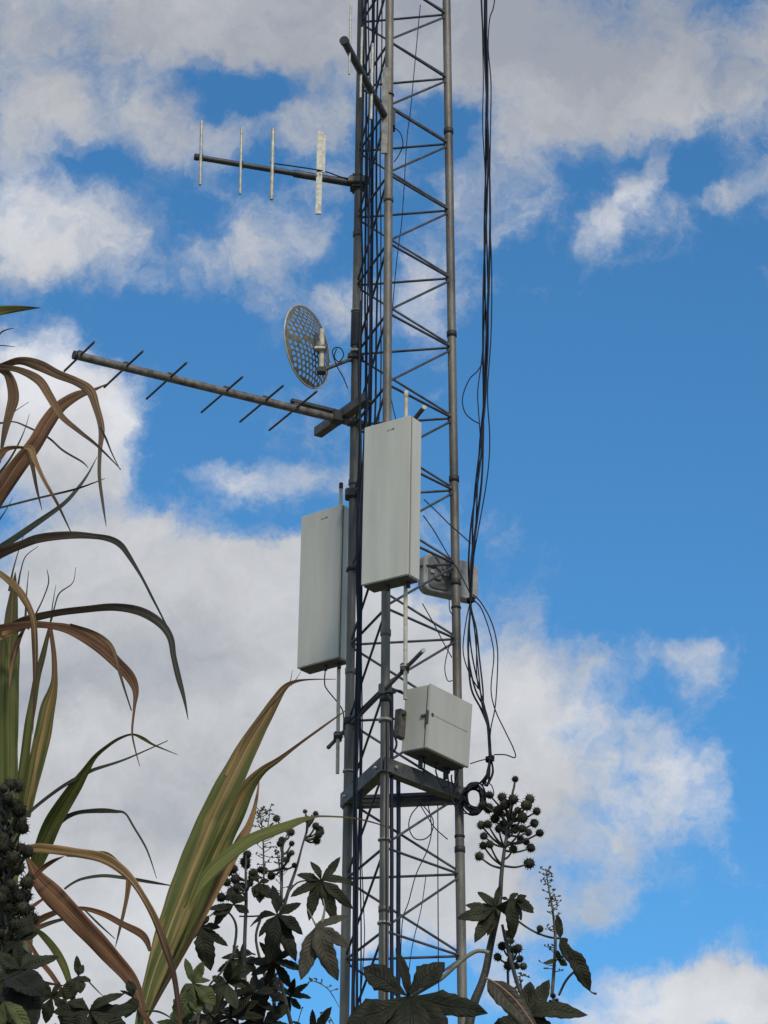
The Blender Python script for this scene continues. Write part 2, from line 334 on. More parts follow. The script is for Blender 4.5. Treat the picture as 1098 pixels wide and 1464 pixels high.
DRYTAN = blademat('dry_drooping_blade', (.33, .19, .085), (.13, .066, .032), (.10, .080, .058), (.30, .20, .115), tipfrom=.6)
PALE = blademat('pale_tan_blade', (.50, .33, .16), (.36, .21, .09), (.30, .19, .10), (.24, .12, .045), tipfrom=1.3)
SLATE = blademat('grey_green_blade', (.060, .066, .045), (.095, .092, .062), (.07, .068, .055), (.045, .05, .035), tipfrom=.7)
BROWNGREEN = blademat('brown_to_green_blade', (.14, .078, .042), (.20, .12, .07), (.040, .045, .028), (.07, .04, .022), tipfrom=.42)

# ------------------------------------------------------------------ ground
bm = bmesh.new()
bmesh.ops.create_grid(bm, x_segments=60, y_segments=60, size=2500)
for vv in bm.verts:
    r = vv.co.length
    vv.co.z = 0 if r < 120 else .0
gr = link('ground', tomesh(bm, 'ground'), SOIL); gr['kind'] = 'structure'

# ------------------------------------------------------------------ lattice tower
TX0, TY0, R0, KR, PH, Z0, HB, LX = 0.158772, 15.0, 0.389037, -0.0100859, -0.1983041, 9.66331, 0.4301263, -0.0129389
ANG = {'M': PH, 'R': PH+2*math.pi/3, 'L': PH-2*math.pi/3}
def leg(n, z):                                     # z above the ground
    e = z-EYE; r = R0+KR*e; a = ANG[n]
    return Vector((TX0+LX*e+r*math.sin(a), TY0-r*math.cos(a), z))
def lev(k): return EYE+Z0-k*HB
def legat(n, py):                                  # the point of a leg seen at a height in the picture
    lo, hi = 0., 16.
    for _ in range(50):
        mid = (lo+hi)/2
        if pix(leg(n, mid))[1] > py: lo = mid
        else: hi = mid
    return leg(n, lo)
def tc(z): return Vector((TX0+LX*(z-EYE), TY0, z))
TOP = lev(-6)
tower = thing('lattice_tower', tc(0), 'slender three-legged grey steel lattice mast rising out of the bushes', 'tower')
LR = .0238
cuts = {'R': [188, 478, 685, 833, 1215], 'L': [335, 690, 960], 'M': [285, 905, 1300]}
for n in 'LMR':
    zs = sorted([0.12] + [legat(n, y).z for y in cuts[n]] + [TOP])
    for a, b in zip(zs, zs[1:]):
        rod('leg', leg(n, a), leg(n, b), LR*(1.06 if a < 5 else .99), STEEL, tower, 20)
    for z in zs[1:-1]:
        rod('collar', leg(n, z-.016), leg(n, z+.016), LR*1.18, BAND if n == 'R' else STEEL, tower, 20)
BR = .0072
def off(a, b, d=LR*.8): 
    t = (b-a).normalized(); return a+t*d, b-t*d
for k in range(-6, 26):
    z = lev(k)
    for (p, q) in (('M', 'R'), ('L', 'M'), ('L', 'R')):
        a, b = off(leg(p, z), leg(q, z))
        rod('horizontal_brace', a, b, BR, BRACE, tower, 8)
    if k < 25:
        z2 = lev(k+1)+.012
        for (p, za, q, zb) in (('M', z2, 'R', z-.012), ('L', z2, 'M', z-.012), ('L', z-.012, 'R', z2)):
            a, b = off(leg(p, za), leg(q, zb))
            rod('diagonal_brace', a, b, BR*.95, BRACE, tower, 8)
    for n in 'LMR':
        if -1 <= k <= 15:
            c = leg(n, z); d = (tc(z)-c).normalized()
            rod('weld_node', c+d*LR*.75-Vector((0, 0, .022)), c+d*LR*.75+Vector((0, 0, .022)), .013, BRACE, tower, 8)
# base pad
bm = bevel_box((1.6, 1.6, .24), .02)
pad = link('concrete_footing', tomesh(bm), CONC, tower, Matrix.Translation(tc(0)+Vector((0, 0, .0))))
# angle-iron mounting ring
zr = legat('R', 1137).z
def angle_beam(name, a, b, h, d, th, out, mat_, parent):
    """an L section from a to b: an upright flange and a lower flange turned inward"""
    t = (b-a).normalized(); o = Vector(out).normalized(); upv = Vector((0, 0, 1))
    prof = [(0, -h/2), (0, h/2), (-th, h/2), (-th, -h/2+th), (-d, -h/2+th), (-d, -h/2)]
    bm = bmesh.new(); base = (a+b)/2
    r1 = [bm.verts.new(a-base+o*x+upv*y) for x, y in prof]; r2 = [bm.verts.new(b-base+o*x+upv*y) for x, y in prof]
    for i in range(6):
        bm.faces.new((r1[i], r1[(i+1) % 6], r2[(i+1) % 6], r2[i]))
    bm.faces.new(r1[::-1]); bm.faces.new(r2); bmesh.ops.recalc_face_normals(bm, faces=bm.faces)
    return link(name, tomesh(bm), mat_, parent, Matrix.Translation(base))
for (p, q, oz) in (('M', 'R', .002), ('L', 'M', .004), ('L', 'R', -.004)):
    a, b = leg(p, zr+oz), leg(q, zr+oz); t = (b-a).normalized(); mid = (a+b)/2; o = (mid-tc(zr)); o.z = 0; o.normalize()
    a2 = a-t*.035+o*(LR+.008); b2 = b+t*.035+o*(LR+.008)
    angle_beam('mounting_beam', a2, b2, .075, .06, .007, o, BEAM, tower)
    for s in (.12, .88):
        c = a2.lerp(b2, s); rod('bolt', c-o*.01, c+o*.012, .009, ZINC, tower, 6)
# clamps and ties on the legs
def band(n, py, h, rs, m_, name='clamp_band'):
    c = legat(n, py); rod(name, c-Vector((0, 0, h/2)), c+Vector((0, 0, h/2)), LR*rs, m_, tower, 16)
for n, py, h, rs, m_ in (('L', 472, .20, 1.25, BAND), ('L', 445, .012, 1.3, ZINC), ('L', 262, .06, 1.35, STEEL), ('L', 503, .02, 1.35, ZINC), ('L', 708, .03, 1.4, BAND), ('L', 815, .02, 1.3, BAND), ('L', 1032, .035, 1.4, BAND),
                         ('L', 1103, .012, 1.3, ZINC), ('M', 1030, .016, 1.45, ZINC), ('M', 1201, .008, 1.4, ZINC), ('M', 1320, .012, 1.4, ZINC), ('M', 136, .01, 1.2, BAND), ('M', 1000, .03, 1.25, BAND),
                         ('R', 869, .01, 1.15, BAND), ('R', 1196, .012, 1.15, BAND)):
    band(n, py, h, rs, m_)

# ------------------------------------------------------------------ long mounting pipes through the mast
def pipe_thing(pa, pb, z, r, label, extra=()):
    a = atZ(*pa, z); b = atZ(*pb, z)
    t = thing('mounting_pipe', a, label, 'pipe', 'mounting pipes')
    rod('pipe_tube', a, b, r, BEAM, t, 16)
    d = (b-a).normalized()
    rod('pipe_rim', b-d*.012, b+d*.006, r*1.12, ZINC, t, 16)
    rod('pipe_rim', a-d*.006, a+d*.012, r*1.12, BEAM, t, 16)
    for n in 'LM':
        q = leg(n, z); s = min(max((q-a).dot(d)/(b-a).length, 0), 1); c = a.lerp(b, s)
        c2 = c + (q-c).normalized()*.0
        boxpart('clamp', (.07, .03, .06), M4(*[Vector(v_) for v_ in ((1, 0, 0), (0, 1, 0), (0, 0, 1))], (c+q)/2), BAND, t, .005)
    return t, a, b
zlo = legat('L', 1036).z - .0

pl, plA, plB = pipe_thing((470, 1068), (605, 930), zlo, .0105, 'slanting pipe with a pale open end just above the square cabinet')
def along(a, b, px):
    pa, pb = pix(a)[0], pix(b)[0]; s = (px-pa)/(pb-pa); return a.lerp(b, s)

# ------------------------------------------------------------------ poles and flat panel antennas
def pole(px_top, px_bot, base, r, label, capm):
    top = onplane(px_top[0], px_top[1], base, Vector((0, 1, 0))); bot = onplane(px_bot[0], px_bot[1], base, Vector((0, 1, 0)))
    t = thing('antenna_pole', bot, label, 'pole', 'cream antenna poles')
    rod('pole_tube', bot, top, r, PVC, t, 16)
    rod('pole_cap', top, top+Vector((0, 0, .035)), r*1.15, capm, t, 16)
    return t, top, bot
cA = along(plA, plB, 580); cB = along(plA, plB, 484)
poleA, tA, bA = pole((580.5, 568), (579.5, 1000), cA+Vector((.0, -.03, 0)), .0105, 'cream pole carrying the higher panel, its foot beside the cabinet', PVC)
poleB, tB, bB = pole((487.5, 699), (482.5, 1106), cB+Vector((0, -.03, 0)), .010, 'cream pole carrying the lower left panel, with a dark cap', BAND)
for t_, c in ((poleA, cA), (poleB, cB)):
    boxpart('pole_clamp', (.045, .05, .05), Matrix.Translation(c+Vector((0, -.015, 0))), BAND, t_, .006)
    bm = bmesh.new(); tube_bm(bm, [c+Vector((-.022, -.05, .0)), c+Vector((-.0, -.062, .0)), c+Vector((.022, -.05, 0)), c+Vector((.024, 0, 0))], .004, 6)
    link('u_bolt', tomesh(bm), ZINC, t_)

def radome(tl, tr, side, bl_y, Y, label, logo_px, cables):
    """flat box antenna. tl, tr: top corners of the face; side: far top corner of the right side"""
    near = atY(tr[0], tr[1], Y); z = near.z
    left = atZ(tl[0], tl[1], z); wv = (left-near)
    wv.z = 0; W_ = wv.length; wd = wv.normalized()
    dd = Vector((-wd.y, wd.x, 0));
    if dd.y < 0: dd = -dd
    # depth so that its far edge lands at side x
    lo, hi = 0, .5
    for _ in range(40):
        mid = (lo+hi)/2
        if pix(near+dd*mid)[0] < side: lo = mid
        else: hi = mid
    T_ = lo
    bot = near.copy(); zz = z
    while pix(Vector((near.x, near.y, zz)))[1] < bl_y: zz -= .002
    H_ = z-zz
    c = near + wd*W_/2 + dd*T_/2 - Vector((0, 0, H_/2))
    t = thing('panel_antenna', c-Vector((0, 0, H_/2)), label, 'antenna', 'grey panel antennas')
    X, Yy, Z = -wd, dd, Vector((0, 0, 1))      # local x to the near edge, y into depth
    def at(x, y, zc): return c + X*x + Yy*y + Z*zc
    boxpart('housing', (W_, T_*.86, H_), M4(X, Yy, Z, at(0, T_*.07, 0)), RADOME, t, .006)
    boxpart('seam', (W_*.985, .006, H_*.995), M4(X, Yy, Z, at(0, -T_*.36-.002, 0)), TRIM, t, .001)
    boxpart('front_cover', (W_, T_*.11, H_), M4(X, Yy, Z, at(0, -T_/2+T_*.055, 0)), RADOME, t, .005)
    boxpart('bottom_shade_plate', (W_*.93, T_*.84, .006), M4(X, Yy, Z, at(0, T_*.06, -H_/2-.003)), UNDER, t, .002)  # dark sheet standing in for the shade under the housing
    bm = bmesh.new()                              # small worn maker's mark near the top of the face
    for (x, w_, h_) in ((-.018, .010, .003), (-.006, .008, .003), (.004, .007, .003), (.016, .010, .009)):
        g = bmesh.ops.create_cube(bm, size=1)['verts']
        for q in g: q.co = Vector((q.co.x*w_+x, q.co.y*.0012, q.co.z*h_ + x*.08))
    link('maker_mark', tomesh(bm), TRIM, t, M4(X, Yy, Z, at(W_*.08, -T_/2-.0006, H_/2-.055)))
    for x, y in cables:
        p = at(x*W_, y*T_, -H_/2); rod('cable_gland', p-Vector((0, 0, .035)), p, .011, BAND, t, 12)
    return t, c, X, Yy, Z, W_, T_, H_
YA = bA.y-.13; YB = bB.y-.10
pA = radome((520.5, 611), (587, 593), 603.5, 821, YA, 'larger-looking upper grey panel antenna in front of the mast, small mark near its top', None, ((-.05, 0), (.33, .2)))
pB = radome((430.5, 738.5), (489, 720), 506, 939.5, YB, 'lower grey panel antenna at the left side of the mast', None, ((.08, -.1), (.35, .1)))
def saddle(pan, pol, fr):
    t, c, X, Yy, Z, W_, T_, H_ = pan
    for s in fr:
        zc = s*H_; p = c+Z*zc; q = Vector((pol.x, pol.y, p.z)); b0 = q-Yy*.0
        xoff = (q-p).dot(X); start = p+X*xoff+Yy*(T_/2)
        boxpart('bracket', (.035, max((q-start).dot(Yy), .02), .05), M4(X, Yy, Z, (start+q)/2), BEAM, t, .004)
saddle(pA, tA, (.33, -.36)); saddle(pB, tB, (.33, -.36))
qa = legat('L', 707); qb = atY(606.5, 582, tA.y+.035); pu = thing('mounting_pipe', qa, 'short pipe end sticking out behind the top of the higher grey panel', 'pipe', 'mounting pipes')
rod('pipe_tube', qa, qb, .0125, BEAM, pu, 16); d_ = (qb-qa).normalized(); rod('pipe_rim', qb-d_*.010, qb+d_*.002, .0130, ALU, pu, 16)
boxpart('clamp', (.09, .08, .05), Matrix.Translation(qa), BAND, pu, .006)
# lead from the lower panel
g = pB[1] + pB[2]*(.08*pB[5]) - pB[3]*.01 - Vector((0, 0, pB[7]/2+.03)); Yg = g.y
tag(tube('antenna_lead', [g, atY(464, 975, Yg), atY(467, 985, Yg), atY(483, 1005, Yg), atY(491, 1020, Yg+.1), atY(491.5, 1050, Yg+.15), legat('L', 1062)], .0035, CABLE), 'black lead drooping from the foot of the lower panel to the left leg', 'cable')

# ------------------------------------------------------------------ square cabinet
def cabinet():
    Yn = leg('M', zr).y-.02
    near = atY(616, 976.7, Yn); z = near.z
    rt = atZ(678, 1003.5, z); wv = rt-near; W_ = wv.length; X = wv.normalized()
    Yy = Vector((-X.y, X.x, 0))
    if Yy.y < 0: Yy = -Yy
    lo, hi = 0, .6
    for _ in range(40):
        mid = (lo+hi)/2
        if pix(near+Yy*mid)[0] > 579.5: lo = mid
        else: hi = mid
    T_ = lo; Z = Vector((0, 0, 1))
    zz = z
    while pix(Vector((near.x, near.y, zz)))[1] < 1069: zz -= .002
    H_ = z-zz
    roll = Matrix.Rotation(math.radians(3.2), 3, Xr.cross(Uv).normalized()*-1)
    # a slight lean of the whole box to the left foot
    X2, Y2, Z2 = roll@X, roll@Yy, roll@Z
    if pix(near-Z2*H_)[0] > pix(near)[0]: 
        roll = roll.inverted(); X2, Y2, Z2 = roll@X, roll@Yy, roll@Z
    c = near+X2*W_/2+Y2*T_/2-Z2*H_/2
    t = thing('equipment_cabinet', c-Z2*H_/2, 'square grey equipment cabinet with a side latch and round emblem, above the triangular frame', 'cabinet')
    def at(x, y, zc): return c + X2*x + Y2*y + Z2*zc
    def bx(name, x0, x1, y0, y1, z0, z1, m_, bev=.003):
        return boxpart(name, (abs(x1-x0), abs(y1-y0), abs(z1-z0)), M4(X2, Y2, Z2, at((x0+x1)/2, (y0+y1)/2, (z0+z1)/2)), m_, t, bev)
    hw, hd, hh = W_/2, T_/2, H_/2
    bx('body', -hw+.003, hw-.003, -hd+.024, hd, -hh+.003, hh-.003, CABM, .004)
    bx('gasket', -hw+.006, hw-.006, -hd+.017, -hd+.026, -hh+.006, hh-.006, TRIM, .001)
    bx('lid', -hw, hw, -hd, -hd+.018, -hh, hh, CABM, .004)
    bx('base_shade_plate', -hw+.012, hw-.012, -hd+.03, hd-.01, -hh-.004, -hh+.004, UNDER, .001)  # dark sheet that paints the shade under the cabinet
    bx('latch', -hw-.010, -hw+.004, -hd+.002, -hd+.012, -.045, .028, TRIM, .002)
    bx('latch_hasp', -hw-.008, -hw+.006, -hd+.012, -hd+.05, -.002, .010, BEAM, .002)
    bm = bmesh.new(); bmesh.ops.create_cone(bm, cap_ends=True, segments=24, radius1=.0105, radius2=.0095, depth=.003)
    link('emblem', tomesh(bm), INK, t, M4(X2, Z2, -Y2, at(-hw+.030, -hd-.0012, .012)))
    bm = bmesh.new(); x = -hw+.052
    random.seed(3)
    while x < hw-.03:
        w_ = random.choice((.004, .006, .007)); 
        gq = bmesh.ops.create_cube(bm, size=1)['verts']; h_ = random.choice((.005, .005, .007))
        for q in gq: q.co = Vector((q.co.x*w_+x, q.co.y*.0012-hd-.0004, q.co.z*h_+.012))
        x += w_+.0025
    link('emblem_lettering', tomesh(bm), mat('faded_ink', (.27, .27, .25), .8, 0, .1), t, M4(X2, Y2, Z2, c))
    # brackets that hold it above the frame
    for x in (-.55*hw, .62*hw):
        p = at(x, .2*hd, -hh); q = Vector((p.x, p.y, zr+.03)); rod('support_leg', p, q, .012, BAND, t, 8)
    bx('rear_bracket', -hw-.045, -hw+.02, hd-.02, hd+.02, -.10, .05, BEAM, .003)
    p = at(-hw-.025, hd-.025, .02); rod('bracket_bolt', p-Y2*.012, p+Y2*.012, .010, BAND, t, 8)
    for x in (-.3, .1, .5):
        p = at(x*hw*1.4, .1*hd, -hh); rod('cable_gland', p-Z2*.03, p, .010, BAND, t, 10)
    return t, at, hw, hd, hh
cab, cat_, chw, chd, chh = cabinet()

for k, (fx, ex, ey) in enumerate(((-.3, 600, 1128), (.1, 640, 1124), (.5, 650, 1150), (.62, 655, 1118))):
    p = cat_(fx*chw*1.4, .1*chd, -chh-.03); q = atY(ex, ey, p.y-.03); mid = p.lerp(q, .5)+Vector((0, 0, -.05))
    tube('supply_lead', [p, p+Vector((0, 0, -.03)), mid, q], .0045, CABLE, cab, 6)

# ------------------------------------------------------------------ box antenna behind the right leg
def rear_box():
    c = atY(645.5, 824, leg('R', lev(8)).y+.10)
    s = mpp(c); t = thing('drum_antenna', c, 'rounded grey box antenna seen from behind, fixed behind the right leg', 'antenna')
    a = math.radians(28); X = Vector((math.cos(a), math.sin(a), 0)); Y2 = Vector((-math.sin(a), math.cos(a), 0)); Z = Vector((0, 0, 1))
    def slab(name, x0, x1, y0, y1, h, m_, r):
        bm = bmesh.new(); r = min(r, (x1-x0)*.49, h*.49); e_ = min(.008, r*.4, abs(y1-y0)*.3); rings = []
        for (yy, ins) in ((y0, e_), (y0+e_*.35, e_*.35), (y0+e_, 0), (y1-e_, 0), (y1-e_*.35, e_*.35), (y1, e_)):
            ring = []
            for (cx_, cz_, a0) in ((x1-r, h/2-r, 0), (x0+r, h/2-r, 90), (x0+r, -h/2+r, 180), (x1-r, -h/2+r, 270)):
                for k in range(9):
                    a = math.radians(a0+k*11.25); ring.append(bm.verts.new((cx_+(r-ins)*math.cos(a), yy, cz_+(r-ins)*math.sin(a))))
            rings.append(ring)
        for a, b in zip(rings, rings[1:]):
            for k in range(len(a)):
                f = bm.faces.new((a[k], a[(k+1) % len(a)], b[(k+1) % len(a)], b[k])); f.smooth = True
        bm.faces.new(rings[0][::-1]); bm.faces.new(rings[-1]); bmesh.ops.recalc_face_normals(bm, faces=bm.faces)
        return link(name, tomesh(bm), m_, t, M4(X, Y2, Z, c))
    w = 86*s/math.cos(a)*.93; h = 59*s*1.0
    grey = mat('grey_back_shell', (.30, .30, .29), .6, 0, .15, 20)
    dk = mat('dark_back_recess', (.15, .15, .15), .7, 0, .2, 20)
    slab('shell', -w/2, w/2, 0, .07, h, grey, .05)
    slab('back_recess', -w*.42, -w*.02, -.008, .01, h*.84, dk, .03)
    slab('seam_strip', w*.03, w*.055, -.007, .01, h*.96, dk, .004)
    slab('mount_block', -w*.02, w*.10, -.06, .0, h*.25, BEAM, .01)
    slab('back_rib', -w*.40, -w*.05, -.016, .0, h*.10, grey, .004)
    slab('radio_unit', -w*.34, -w*.20, -.02, .0, h*.40, dk, .012)
rear_box()

# ------------------------------------------------------------------ rod antennas
def yagi_vertical(name, label, pa, pb, z, r, elems, m_boom, mast, drv=None, taper=None):
    a = atZ(*pa, z); b = atZ(*pb, z); d = (b-a).normalized()
    t = thing(name, a, label, 'antenna', 'rod antennas')
    rod('boom', a, b, r, m_boom, t, 16)
    rod('boom_end', b-d*.004, b+d*.02, r*1.2, BAND, t, 16)
    if taper is not None:
        c = a.lerp(b, taper); rod('boom_sleeve', a, c, r*1.35, m_boom, t, 16)
    for (px, y0, y1, w) in elems:
        c = along(a, b, px); top = onplane(px+1.2, y0, c, Vector((0, 1, 0))); bot = onplane(px-1.2, y1, c, Vector((0, 1, 0)))
        sh = Vector((0, -1, 0))*(r+.004)
        if w > 6:
            hgt = (top-bot).length; mw = M4(Vector((1, 0, 0)), Vector((0, 1, 0)), (top-bot).normalized(), (top+bot)/2+sh)
            boxpart('driven_element', (w*mpp(c), .012, hgt), mw, ALU if mast == 'L' else ZINC2, t, .002)
        else:
            rod('element', bot+sh, top+sh, w*mpp(c)/2, ALU, t, 10)
        boxpart('element_clip', (.022, r*2+.02, .028), Matrix.Translation(c), BAND, t, .003)
    return t, a, b, d
zY = legat('L', 262).z
y1, ya, yb, ydir = yagi_vertical('yagi_antenna', 'rod antenna with upright pale bars pointing left from the upper part of the left leg', (510, 263), (283, 225), zY, .0165,
    [(287.5, 176, 267, 4.5), (344.5, 186, 280, 4.2), (389.5, 187, 288, 5.5), (456.5, 190, 309, 8.5)], DARKBOOM, 'L', taper=.40)
c = along(ya, yb, 463); top = atY(463.5, 194, c.y-.03); bot = atY(462, 247, c.y-.03)
boxpart('driven_element', ((5*mpp(c)), .01, (top-bot).length), Matrix.Translation((top+bot)/2), ALU, y1, .002)
cl = leg('L', zY); boxpart('mast_clamp', (.085, .085, .10), Matrix.Translation((cl+ya)/2), BAND, y1, .012)
boxpart('clamp_jaw', (.12, .05, .04), Matrix.Translation(cl+Vector((0, -.03, .0))), BEAM, y1, .006)
tube('feed_lead', [along(ya, yb, 385)+Vector((0, -.02, .03)), along(ya, yb, 420)+Vector((0, -.02, .035)), along(ya, yb, 462)+Vector((0, -.03, .03)), along(ya, yb, 490)+Vector((0, -.02, .015)), cl+Vector((0, -.05, .0))], .004, CABLE, y1)

zN = legat('M', 168).z
y2, na, nb, ndir = yagi_vertical('yagi_antenna', 'rod antenna seen almost end on at the top, thick boom crossing the left leg', (556, 178), (493, 60), zN, .021,
    [(500.5, 10, 110, 3.2), (516.5, 43, 143, 3.6), (531.5, 66, 174, 4.5), (550.5, 100, 223, 9)], DARKBOOM, 'M')
boxpart('mast_clamp', (.07, .10, .12), Matrix.Translation((leg('M', zN)+na)/2), BAND, y2, .012)
tag(tube('jumper_lead', [atY(560, 180, 14.85), atY(572, 190, 14.85), atY(576, 207, 14.85), atY(570, 222, 14.88), atY(563, 232, 14.9)], .003, CABLE), 'thin black lead looping beside the topmost rod antenna', 'cable')

def boom_yagi():
    z = legat('L', 606).z
    a = atZ(524, 609, z); b = atZ(108, 508, z); d = (b-a).normalized()
    t = thing('yagi_antenna', a, 'long grey boom with slanting cross rods reaching left below the mesh dish', 'antenna', 'rod antennas')
    c1 = along(a, b, 497)
    rod('boom', c1, b, .0225, BOOM, t, 18); rod('boom_socket', a, c1, .026, DARKBOOM, t, 18)
    rod('boom_end', b-d*.006, b+d*.012, .024, BAND, t, 18)
    perp = Vector((-d.y, d.x, 0)).normalized()
    if perp.y > 0: perp = -perp
    for (x0, x1) in ((92, 135), (149, 204.5), (209.5, 267), (288, 347), (343, 405), (385, 453)):
        xm = (x0+x1)/2; c = along(a, b, xm)
        # half lengths so that the ends land at x0 and x1
        def reach(sgn, xt):
            lo, hi = 0, 1.5
            for _ in range(40):
                mid = (lo+hi)/2; x = pix(c+perp*sgn*mid)[0]
                if (x-xt)*sgn < 0: lo = mid
                else: hi = mid
            return lo
        p = c+perp*reach(1, x1); q = c-perp*reach(-1, x0)
        rod('element', q, p, .0062, DARKBOOM, t, 8)
        boxpart('element_clip', (.03, .03, .012), M4(d, perp, Vector((0, 0, 1)), c+Vector((0, 0, .024))), BEAM, t, .003)
    # matching section above the boom
    m1 = along(a, b, 478); m0 = along(a, b, 412); o = Vector((0, 0, .042))
    boxpart('matching_bar', ((m1-m0).length, .028, .022), M4(d, perp, Vector((0, 0, 1)), (m0+m1)/2+o), DARKBOOM, t, .003)
    # square cross arm clamped over the boom
    ca = atZ(521, 566, z+.035); cb = atZ(449, 617, z+.035); dd = (cb-ca).normalized()
    sd = Vector((-dd.y, dd.x, 0)).normalized()
    if sd.y > 0: sd = -sd
    angle = angle_beam('cross_arm', ca, cb, .052, .05, .006, -sd if (-sd).y < 0 else sd, BEAM, t)
    cc = along(a, b, 480); boxpart('arm_clamp', (.07, .06, .07), M4(d, perp, Vector((0, 0, 1)), cc+Vector((0, 0, .01))), BAND, t, .006)
    return t
boom_yagi()

# ------------------------------------------------------------------ mesh dish
def dish():
    n = (Xc*(-.89*.963) + Yc*(-.89*.27) + Fw*.45).normalized(); n.z = 0; n.normalize()   # boresight, away to the left
    Yd = leg('L', lev(5)).y-.06
    cen = atY(446.5, 494, Yd)
    Rr = 60.5*mpp(cen)
    X = n.cross(Vector((0, 0, 1))).normalized(); Z = Vector((0, 0, 1)); dep = .065
    def surf(x, y, o=0.):
        r2 = (x*x+y*y)/(Rr*Rr); return X*x + Z*y + n*(dep*r2-dep*.5+o)
    t = thing('dish_antenna', cen, 'oval-looking mesh dish with rows of hexagonal holes left of the mast', 'antenna')
    bm = bmesh.new(); cell = Rr/12.5; th = .003
    hx = cell*math.sqrt(3)
    def ring(cx_, cy_, hole):
        pts = [(math.cos(math.radians(60*i+30)), math.sin(math.radians(60*i+30))) for i in range(6)]
        outer = []; inner = []
        for (a_, b_) in pts:
            x = cx_+a_*cell; y = cy_+b_*cell; r = math.hypot(x, y)
            if r > Rr*.985: x *= Rr*.985/r; y *= Rr*.985/r
            outer.append((x, y))
            x = cx_+a_*cell*hole; y = cy_+b_*cell*hole; inner.append((x, y))
        return outer, inner
    rows = int(Rr/(cell*1.5))+1
    for j in range(-rows, rows+1):
        for i in range(-rows-1, rows+2):
            cx_ = (i+(.5 if j % 2 else 0))*hx; cy_ = j*cell*1.5; r = math.hypot(cx_, cy_)
            if r > Rr*1.02: continue
            solid = r > Rr*.93 or (abs(cy_-cx_*.12) < cell*.7) or r < cell*1.2
            o_, i_ = ring(cx_, cy_, .68)
            for side in (0, 1):
                ov = [bm.verts.new(surf(x, y, side*th)) for x, y in o_]
                if solid:
                    f = bm.faces.new(ov if side else ov[::-1])
                else:
                    iv = [bm.verts.new(surf(x, y, side*th)) for x, y in i_]
                    for k in range(6):
                        q = (ov[k], ov[(k+1) % 6], iv[(k+1) % 6], iv[k]); bm.faces.new(q if side else q[::-1])
                    if side == 0: keep = iv
                    else:
                        for k in range(6): bm.faces.new((keep[k], keep[(k+1) % 6], iv[(k+1) % 6], iv[k]))
    bmesh.ops.remove_doubles(bm, verts=bm.verts[:], dist=.0004)
    link('reflector_mesh', tomesh(bm), mat('dish_metal', (.17, .158, .125), .55, .2, .4, 40, col2=(.085, .08, .065)), t, Matrix.Translation(cen))
    bm = bmesh.new(); m_ = 64
    pts = [cen*0+surf(Rr*math.cos(2*math.pi*i/m_), Rr*math.sin(2*math.pi*i/m_), .002) for i in range(m_+1)]
    tube_bm(bm, pts, .0055, 8, raw=True); link('rim', tomesh(bm), ALU, t, Matrix.Translation(cen))
    # mounting tube, clamp and short arm
    back = cen - n*(dep*.5+.045)
    p0 = atY(460.5, 471, back.y-.01); p1 = atY(459.5, 530, back.y-.01)
    rod('mount_tube', p1, p0, .0145, PVC, t, 14)
    mid = p0.lerp(p1, .5)
    rod('hub', mid, cen-n*dep*.5, .03, mat('hub_metal', (.2, .195, .17), .5, .3), t, 14)
    boxpart('tube_clamp', (.06, .05, .018), Matrix.Translation(mid+Vector((-.01, -.01, 0))), ALU, t, .004)
    boxpart('feed_back', (.02, .03, .11), Matrix.Translation(p0.lerp(p1, .3)+Vector((-.03, .01, 0))), BAND, t, .004)
    z = legat('L', 511).z
    q0 = leg('L', z); q1 = p1 + Vector((0, 0, -.0)); 
    rod('support_arm', q0, q1, .0105, BEAM, t, 12)
    boxpart('arm_clamp', (.05, .05, .035), Matrix.Translation(q1), BAND, t, .005)
    boxpart('leg_clamp', (.09, .07, .03), Matrix.Translation(q0), BAND, t, .005)
    # loop of lead on the arm
    Yl = q0.lerp(q1, .5).y-.02
    lp = [(497, 555), (491, 540), (483, 526), (477, 511), (475.5, 501), (480, 497), (487, 498), (491, 505), (490, 511), (484, 517), (478, 510), (481, 499)]
    tag(tube('antenna_lead', [atY(x, y, Yl) for x, y in lp] , .0032, CABLE), 'black lead looped once on the arm behind the mesh dish', 'cable')
dish()

# ------------------------------------------------------------------ cables
def cab_line(name, pts, Y, r, label, m_=CABLE, group=None, n=6, dY=0., cat='cable'):
    L_ = len(pts)-1
    P3 = [atY(p[0], p[1], (p[2] if len(p) > 2 else Y + dY*i/L_)) for i, p in enumerate(pts)]
    return tag(tube(name, P3, r, m_, None, n), label, cat, group)
YC = leg('R', lev(4)).y-.03
# feeders running down inside the mast
random.seed(11)
def feeder(x_of, y0, y1, r, label, m_, group, off_y, jit=1.0):
    pts = []
    y = y0
    while y < y1:
        pts.append((x_of(y)+random.uniform(-jit, jit), y)); y += random.uniform(70, 120)
    pts.append((x_of(y1), y1))
    P3 = []
    for (x, y) in pts: P3.append(atY(x, y, 15.0+off_y))
    return tag(tube('feeder_cable', P3, r, m_, None, 7), label, 'cable', group)
li = lambda a, b: (lambda y: a+(b-a)*(y/1464))
def bent(top, mid, low, end):          # straight down, then drawn in towards the left leg behind the panel
    def f(y):
        if y < 610: return top+(mid-top)*y/610
        if y < 720: return mid+(low-mid)*(y-610)/110
        return low+(end-low)*(y-720)/744
    return f
G1 = 'feeder cables strapped inside the mast'
feeder(bent(533.5, 530, 516, 510), -60, 1010, .0095, 'thickest navy feeder cable inside the mast, running down behind the higher panel', BLUECABLE, None, -.02, .4)
